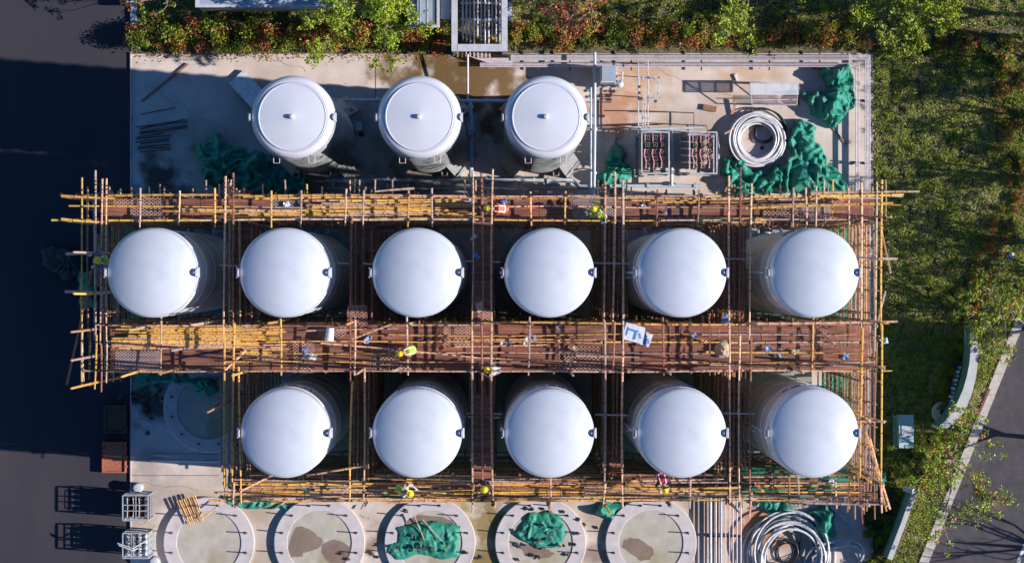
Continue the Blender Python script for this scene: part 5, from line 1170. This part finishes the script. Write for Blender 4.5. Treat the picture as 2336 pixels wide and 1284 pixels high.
person(1352, 474, DK, 140, 'crouch', 'worker in lime vest crouching on the top walkway above the fourth and fifth domed tanks', 'vest_lime', 'vest_lime')
person(908, 808, DK, 196, 'crouch', 'worker with red sleeves crouching on the middle walkway beside a long pale pole', 'shirt_red', 'vest_lime')
person(1107, 843, DK, 175, 'crouch', 'worker in white shirt and yellow hard hat at the lower edge of the middle walkway', 'shirt_white', None)
person(939, 1128, DK, -20, 'crouch', 'worker in lime vest on the bottom walkway above the wide green tarpaulin', 'shirt_white', 'vest_lime')
person(1103, 1118, DK, 195, 'stand', 'worker in dark clothes and yellow hard hat where centre and bottom walkways meet', 'shirt_black', None)
person(1520, 1124, DK, -75, 'bend', 'worker in black and red jacket on the bottom walkway below the fourth lower tank', 'shirt_black', 'shirt_red')
# their boards: planks underfoot where they stand
for (x, y, l_) in ((235, 594, 'left edge'),):
    timber('timber_plank', (x - 2, y - 60), (x + 2, y + 60), .5, .04, 'plank', 'dark plank underfoot at the left edge of the scaffold', 'plank', z=ZT - .11)

# ---------------------------------------------------------------- plants
def leaf(b, c, s, mi, rr, up=.5):
    n = Vector((rr.gauss(0, 1), rr.gauss(0, 1), rr.gauss(0, 1) * .6 + up)); n.normalize()
    t = n.orthogonal().normalized(); a = rr.random() * 6.283; u = t * math.cos(a) + n.cross(t) * math.sin(a); v = n.cross(u)
    i = len(b.v); w_ = s * .5
    b.v += [tuple(c - u * s), tuple(c + v * w_), tuple(c + u * s), tuple(c - v * w_)]; b.f.append((i, i + 1, i + 2, i + 3)); b.m.append(mi)
def tree(px, py, ht, cr, label, seed, mats=(('leaf_lime', 3), ('leaf_green', 1)), clumps=230, asym=(0, 0), per=16, ls=.055, bare=0, squash=.55, bark='bark', cs=.14, group=None, trunk_r=.11):
    rr = random.Random(seed); g = P(px, py, .03); t = empty('tree', g, label, 'tree', group); b = MB(); tips = []
    fork = ht * rr.uniform(.34, .42); lean = Vector((rr.uniform(-.12, .12), rr.uniform(-.12, .12), 0))
    b.path([(0, 0, -.05), tuple(lean * .5 + Vector((0, 0, fork * .5))), tuple(lean + Vector((0, 0, fork)))], trunk_r, bark, n=9, radii=[trunk_r * 1.2, trunk_r, trunk_r * .85])
    def limb(p, d, L, r, lv):
        pts = [p]; q = Vector(p); d = Vector(d).normalized()
        for i in range(3):
            d = (d + Vector((rr.uniform(-.25, .25), rr.uniform(-.25, .25), rr.uniform(-.05, .16)))).normalized(); q = q + d * L / 3; pts.append(Vector(q))
        b.path(pts, r, bark, n=6, radii=[r, r * .8, r * .62, r * .42])
        if lv == 0 or L < .35: tips.append((pts[-1], pts[-2])); return
        for i in range(3 if lv > 1 else 3):
            a = pts[rr.choice((2, 3))]; nd = (d + Vector((rr.uniform(-.9, .9), rr.uniform(-.9, .9), rr.uniform(-.3, .5)))).normalized(); limb(a, nd, L * rr.uniform(.5, .75), r * .5, lv - 1)
        tips.append((pts[-1], pts[-2]))
    n = 7
    for i in range(n):
        a = 6.283 * (i + rr.random() * .6) / n; rad = cr * rr.uniform(.55, .85); d = Vector((math.cos(a) * rad + asym[0] * cr, math.sin(a) * rad + asym[1] * cr, (ht - fork) * rr.uniform(.35, .8)))
        limb(lean + Vector((0, 0, fork * rr.uniform(.8, 1.0))), d, d.length * .75, trunk_r * .5, 2)
    b.path([lean + Vector((0, 0, fork)), lean * 1.5 + Vector((0, 0, ht * .7))], trunk_r * .7, bark, n=7, radii=[trunk_r * .8, trunk_r * .3])
    b.build('trunk', t)
    if bare >= 1: return t
    b = MB(); mi = [b.mi(m) for m, w_ in mats]; ws = [w_ for m, w_ in mats]; top = max(p.z for p, q in tips)
    for i in range(clumps):
        p, q = rr.choice(tips); c = p.lerp(q, rr.random() * .7) + Vector((rr.gauss(0, 1), rr.gauss(0, 1), rr.gauss(0, 1) * .6)) * cs * 1.25
        m_ = rr.choices(mi, ws)[0]; s_ = cs * rr.uniform(.55, 1.15)
        for k in range(per):
            o_ = Vector((rr.gauss(0, .5), rr.gauss(0, .5), rr.gauss(0, .4))) * s_; leaf(b, c + o_, ls * rr.uniform(.7, 1.3), m_, rr, .7)
    b.build('crown', t, smooth=False); return t
tree(845, -10, 4.6, 2.1, 'broad lime green leafy tree at the top edge left of the white gantry', 3, clumps=900, asym=(-.1, -.35))
tree(2042, 18, 5.4, 2.0, 'bright lime green tree above the top right corner of the apron', 4, clumps=820, asym=(.05, -.12))
tree(1690, -5, 4.6, 1.7, 'yellow green loose tree at the top edge above the steel platform', 5, clumps=420, asym=(.0, -.25), mats=(('leaf_lime', 2), ('leaf_green', 2)))
tree(1345, 0, 4.0, 1.5, 'sparse reddish young tree at the top edge above the white control cabinet', 6, clumps=230, mats=(('leaf_red', 4), ('leaf_orange', 2), ('leaf_green', 1)), asym=(-.2, -.3), bark='bark_pale')
tree(2158, 1040, 4.0, 2.3, 'sparse spreading tree with yellow green leaf tufts reaching over the kerb and road', 7, clumps=420, asym=(.2, -.15), mats=(('leaf_lime', 3), ('leaf_green', 3), ('leaf_orange', 1)), cs=.15, bark='bark_pale')
tree(2272, 708, 3.8, 1.9, 'sparse yellow green tree beside the kerb above the curved wall', 8, clumps=360, asym=(-.12, -.1), mats=(('leaf_lime', 3), ('leaf_green', 2), ('leaf_orange', 1)), bark='bark_pale')
tree(2328, 85, 4.5, 1.7, 'thinly leaved tree with dark branches in the top right corner', 9, clumps=220, mats=(('leaf_green', 3), ('leaf_orange', 1)), bark='bark')
tree(362, -12, 2.6, 1.2, 'small pinkish trunked sapling at the top edge left of the long blue roof', 10, clumps=60, mats=(('leaf_green', 2), ('leaf_red', 1)), bark='bark_pale', asym=(0, -.2), trunk_r=.07)
tree(1180, -60, 3.6, 1.3, 'small leafy tree right of the white gantry just above the top edge', 12, clumps=200, mats=(('leaf_green', 3), ('leaf_lime', 1)))
for i, (x, y, h_, c_, n_) in enumerate(((2490, 270, 5.4, 1.7, 260), (2500, 560, 5.4, 1.7, 240), (2560, 760, 6, 1.5, 160), (2420, 40, 6.0, 2.0, 300), (2470, 420, 5.6, 1.8, 300), (2560, 150, 6.2, 2.0, 360), (2600, 640, 6.0, 1.8, 260), (1500, -80, 5.0, 1.6, 300), (1930, -90, 5.5, 1.8, 320), (620, -120, 4.5, 1.6, 300))):
    tree(x, y, h_, c_, 'leafy roadside tree beyond the picture edge', 40 + i, clumps=n_, mats=(('leaf_green', 3), ('leaf_lime', 1)), group='trees beyond the picture edge')
tree(2560, 1262, 6.0, 2.6, 'bare roadside tree beyond the picture edge', 60, bare=1, clumps=0, group='trees beyond the picture edge')
tree(2480, 1010, 6.0, 2.3, 'bare roadside tree beyond the picture edge', 61, clumps=60, group='trees beyond the picture edge', mats=(('leaf_green', 1),))
tree(1880, 1420, 3.8, 1.5, 'leafy tree beyond the bottom edge', 62, clumps=220, group='trees beyond the picture edge', mats=(('leaf_green', 1),))

def shrub_proto(seed, mats, r_, h_, n, ls):
    rr = random.Random(seed); b = MB(); mi = [b.mi(m) for m, w_ in mats]; ws = [w_ for m, w_ in mats]
    lobes = [(Vector((rr.uniform(-.6, .6) * r_, rr.uniform(-.6, .6) * r_, h_ * rr.uniform(.45, .95))), rr.uniform(.3, .6) * r_, rr.choices(mi, ws)[0]) for i in range(11)]
    for i in range(n):
        c, q, m_ = rr.choice(lobes); d = Vector((rr.gauss(0, 1), rr.gauss(0, 1), rr.gauss(0, 1))).normalized() * q * rr.uniform(.5, 1.05); d.z *= .9
        leaf(b, c + d, ls * rr.uniform(.7, 1.3), m_ if rr.random() < .75 else rr.choices(mi, ws)[0], rr, .5)
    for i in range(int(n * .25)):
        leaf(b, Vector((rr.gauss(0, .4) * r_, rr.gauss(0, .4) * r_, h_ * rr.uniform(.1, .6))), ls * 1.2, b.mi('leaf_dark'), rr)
    return b
MX = [(('leaf_red', 4), ('leaf_green', 2), ('leaf_orange', 2)), (('leaf_green', 3), ('leaf_orange', 2), ('leaf_red', 1)), (('leaf_green', 4), ('leaf_lime', 1)), (('leaf_red', 2), ('leaf_orange', 2), ('leaf_green', 3)), (('leaf_green', 3), ('leaf_dark', 2)), (('leaf_lime', 2), ('leaf_green', 2), ('leaf_orange', 1))]
prot = [None] * 6
def shrub(px, py, kind, s_, label, group):
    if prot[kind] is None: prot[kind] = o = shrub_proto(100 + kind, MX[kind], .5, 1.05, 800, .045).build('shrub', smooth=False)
    else: o = prot[kind].copy(); col.objects.link(o)
    o.location = P(px, py, .0); o.rotation_euler = (0, 0, random.random() * 6.28); o.scale = (s_ * random.uniform(.9, 1.1), s_ * random.uniform(.9, 1.1), s_ * random.uniform(.85, 1.15)); tag(o, label, 'shrub', group)
random.seed(77)
x = 312
hl = 'waist high red and green shrub in the hedge along the top of the apron'
while x < 1990:
    for y in (74, 100):
        if (1030 < x < 1165 and y < 90): continue
        yy = y + random.uniform(-7, 7) - (4 if x > 1000 else 0)
        s_ = random.uniform(.85, 1.2) * (.85 if x > 1160 else 1)
        if 1020 < x < 1165: yy = 92; s_ = .65
        shrub(x + random.uniform(-8, 8), yy, random.choices(range(6), (3, 3, 1, 3, 1, 1))[0], s_, hl, 'hedge along the top of the apron')
    x += 30
for i in range(26):
    shrub(random.uniform(1990, 2340), random.uniform(80, 118) , random.choice((0, 3, 4, 1)), random.uniform(.5, .8), 'low reddish shrub in the strip at the top of the lawn', 'low shrubs at the top of the lawn')
for i in range(24):
    y = random.uniform(120, 420); shrub(2302 + random.uniform(-28, 50) - abs(y - 250) * .0, y, random.choice((0, 1, 3, 3, 5)), random.uniform(.5, .8), 'low reddish shrub in the strip along the upper right edge of the lawn', 'shrubs along the upper right edge')
for i in range(30):
    k = i / 30; shrub(2325 - 120 * k + random.uniform(-26, 26), 400 + 330 * k + random.uniform(-15, 15), random.choice((0, 3, 1, 0)), random.uniform(.4, .62), 'low red shrub in the diagonal strip down the right side of the lawn', 'shrubs in the diagonal strip')
for i in range(24):
    k = i / 24; shrub(2195 - 60 * k + random.uniform(-14, 14) + 12 * math.sin(k * 9), 748 + 215 * k, random.choice((1, 4, 4, 5)), random.uniform(.42, .6), 'low shrub in the bed on the shaded side of the curved wall', 'shrubs beside the curved wall')
for i in range(46):
    x = random.uniform(2015, 2180); y = random.uniform(1000, 1160)
    if inpoly(x, y, [(2080, 960), (2190, 960), (2150, 1080), (2080, 1125), (2015, 1110), (2010, 1040)]): shrub(x, y, random.choice((2, 5, 5, 1, 4)), random.uniform(.4, .62), 'low leafy shrub between the garden cabinet and the straight garden wall', 'shrubs around the garden cabinet')
for i in range(30):
    shrub(random.uniform(1975, 2040), random.uniform(1150, 1310), random.choice((4, 4, 2)), random.uniform(.4, .65), 'dark shrub in the shade of the straight garden wall', 'shrubs behind the straight wall')
for i in range(22):
    shrub(random.uniform(1180, 1980), random.uniform(5, 52), random.choice((2, 5, 4, 1)), random.uniform(.35, .6), 'small shrub on the grass behind the hedge', 'small shrubs behind the hedge')
for i in range(14):
    shrub(random.uniform(330, 1010), random.uniform(28, 56), random.choice((2, 5, 4)), random.uniform(.35, .6), 'small shrub on the grass behind the left part of the hedge', 'small shrubs behind the hedge')
for i in range(16):
    shrub(random.uniform(2120, 2250), random.uniform(620, 745), random.choice((2, 5, 5)), random.uniform(.35, .55), 'low green shrub above the curved wall', 'green shrubs above the curved wall')
# grass: nobody could count it
rr = random.Random(9)
b = MB(); gm = [b.mi(m) for m in ('grass_yellow_green', 'grass_pale', 'grass_deep', 'leaf_green')]
def tuft(px, py):
    p = P(px, py, .03); n1 = noise.noise(Vector((p.x * .8, p.y * .8, 1))); n2 = noise.noise(Vector((p.x * 2.6, p.y * 2.6, 4)))
    if n2 < -.36: return
    w_ = [2.2 + 3 * n2, max(.15, .9 - 2.5 * n1), 1.2 - 1.5 * n2, max(.1, .6 + 2 * n1)]; m_ = rr.choices(gm, [max(.05, q) for q in w_])[0]; hh = rr.uniform(.08, .2) * (1 + n2)
    for k in range(8):
        a = rr.random() * 6.283; d = Vector((math.cos(a), math.sin(a), 0)); s = Vector((-d.y, d.x, 0)); L = rr.uniform(.05, .10); wd = rr.uniform(.009, .017); base = p + d * rr.uniform(0, .07) + s * rr.uniform(-.05, .05)
        tip = base + d * L + Vector((0, 0, hh * rr.uniform(.5, 1.1))); mid = base + d * L * .5 + Vector((0, 0, hh * .7)); i = len(b.v)
        b.v += [tuple(base), tuple(mid + s * wd), tuple(tip), tuple(mid - s * wd)]; b.f.append((i, i + 1, i + 2, i + 3)); b.m.append(m_)
cnt = 0
while cnt < 23000:
    x = rr.uniform(1994, 2420); y = rr.uniform(100, 1330)
    if x > edge(y, -4): continue
    tuft(x, y); cnt += 1
cnt = 0
while cnt < 7500:
    x = rr.uniform(318, 2400); y = rr.uniform(-45, 64)
    if 1030 < x < 1160 and y < 100: 
        if rr.random() < .7: continue
    tuft(x, y); cnt += 1
tag(b.build('grass', smooth=False), 'tufty green and straw coloured grass of the lawn', kind='stuff')
# fallen leaves and grit along the hedge foot
b = MB()
for i in range(700):
    x = rr.uniform(305, 1130); y = rr.gauss(128, 7); c = P(x, y, .062); s_ = rr.uniform(.015, .035); a = rr.random() * 3; i0 = len(b.v)
    for k in range(4): b.v.append((c.x + s_ * math.cos(a + k * 1.57) * (1 + .5 * (k % 2)), c.y + s_ * math.sin(a + k * 1.57), c.z + .004 * (k % 2)))
    b.f.append((i0, i0 + 1, i0 + 2, i0 + 3)); b.m.append(b.mi(rr.choice(('leaf_red', 'mud', 'leaf_dark', 'leaf_orange'))))
for i in range(900):
    x = rr.uniform(300, 1985); y = rr.choice((rr.uniform(135, 440), rr.uniform(1060, 1284))); c = P(x, y, .062); s_ = rr.uniform(.01, .028); i0 = len(b.v)
    for k in range(3): b.v.append((c.x + s_ * math.cos(k * 2.1), c.y + s_ * math.sin(k * 2.1), c.z + .004))
    b.f.append((i0, i0 + 1, i0 + 2)); b.m.append(b.mi(rr.choice(('mud', 'dark_steel', 'plank'))))
# hairline cracks, tyre scuffs and patches
tag(b.build('leaf_litter', smooth=False), 'fallen leaves and grit scattered on the apron', kind='stuff')

b = MB()
def ribbon(pts, w_, z, mt):
    for i in range(len(pts) - 1):
        a = Vector(pts[i]); c = Vector(pts[i + 1]); d = (c - a); d.z = 0; d.normalize(); q = Vector((-d.y, d.x, 0)) * w_ / 2
        b.quad((a.x - q.x, a.y - q.y, z), (c.x - q.x, c.y - q.y, z), (c.x + q.x, c.y + q.y, z), (a.x + q.x, a.y + q.y, z), mt)
for (sx, sy, dx, dy, n_) in ((310, 1100, 14, 3, 12), (870, 150, 3, 12, 6), (1500, 160, 12, 4, 14), (1640, 400, 10, -9, 9), (1420, 330, 5, 13, 7), (640, 140, 9, 5, 7), (1110, 1160, 3, 12, 9), (350, 200, 12, 9, 14), (2240, 1100, 6, 14, 13), (2300, 900, -4, 15, 9)):
    pts = []; x, y = sx, sy
    for i in range(n_): pts.append(tuple(P(x, y))); x += dx + rr.uniform(-6, 6); y += dy + rr.uniform(-6, 6)
    ribbon(pts, .010, .0575 if sx < 2100 else .0075, 'mud')
struct('surface_cracks', b)
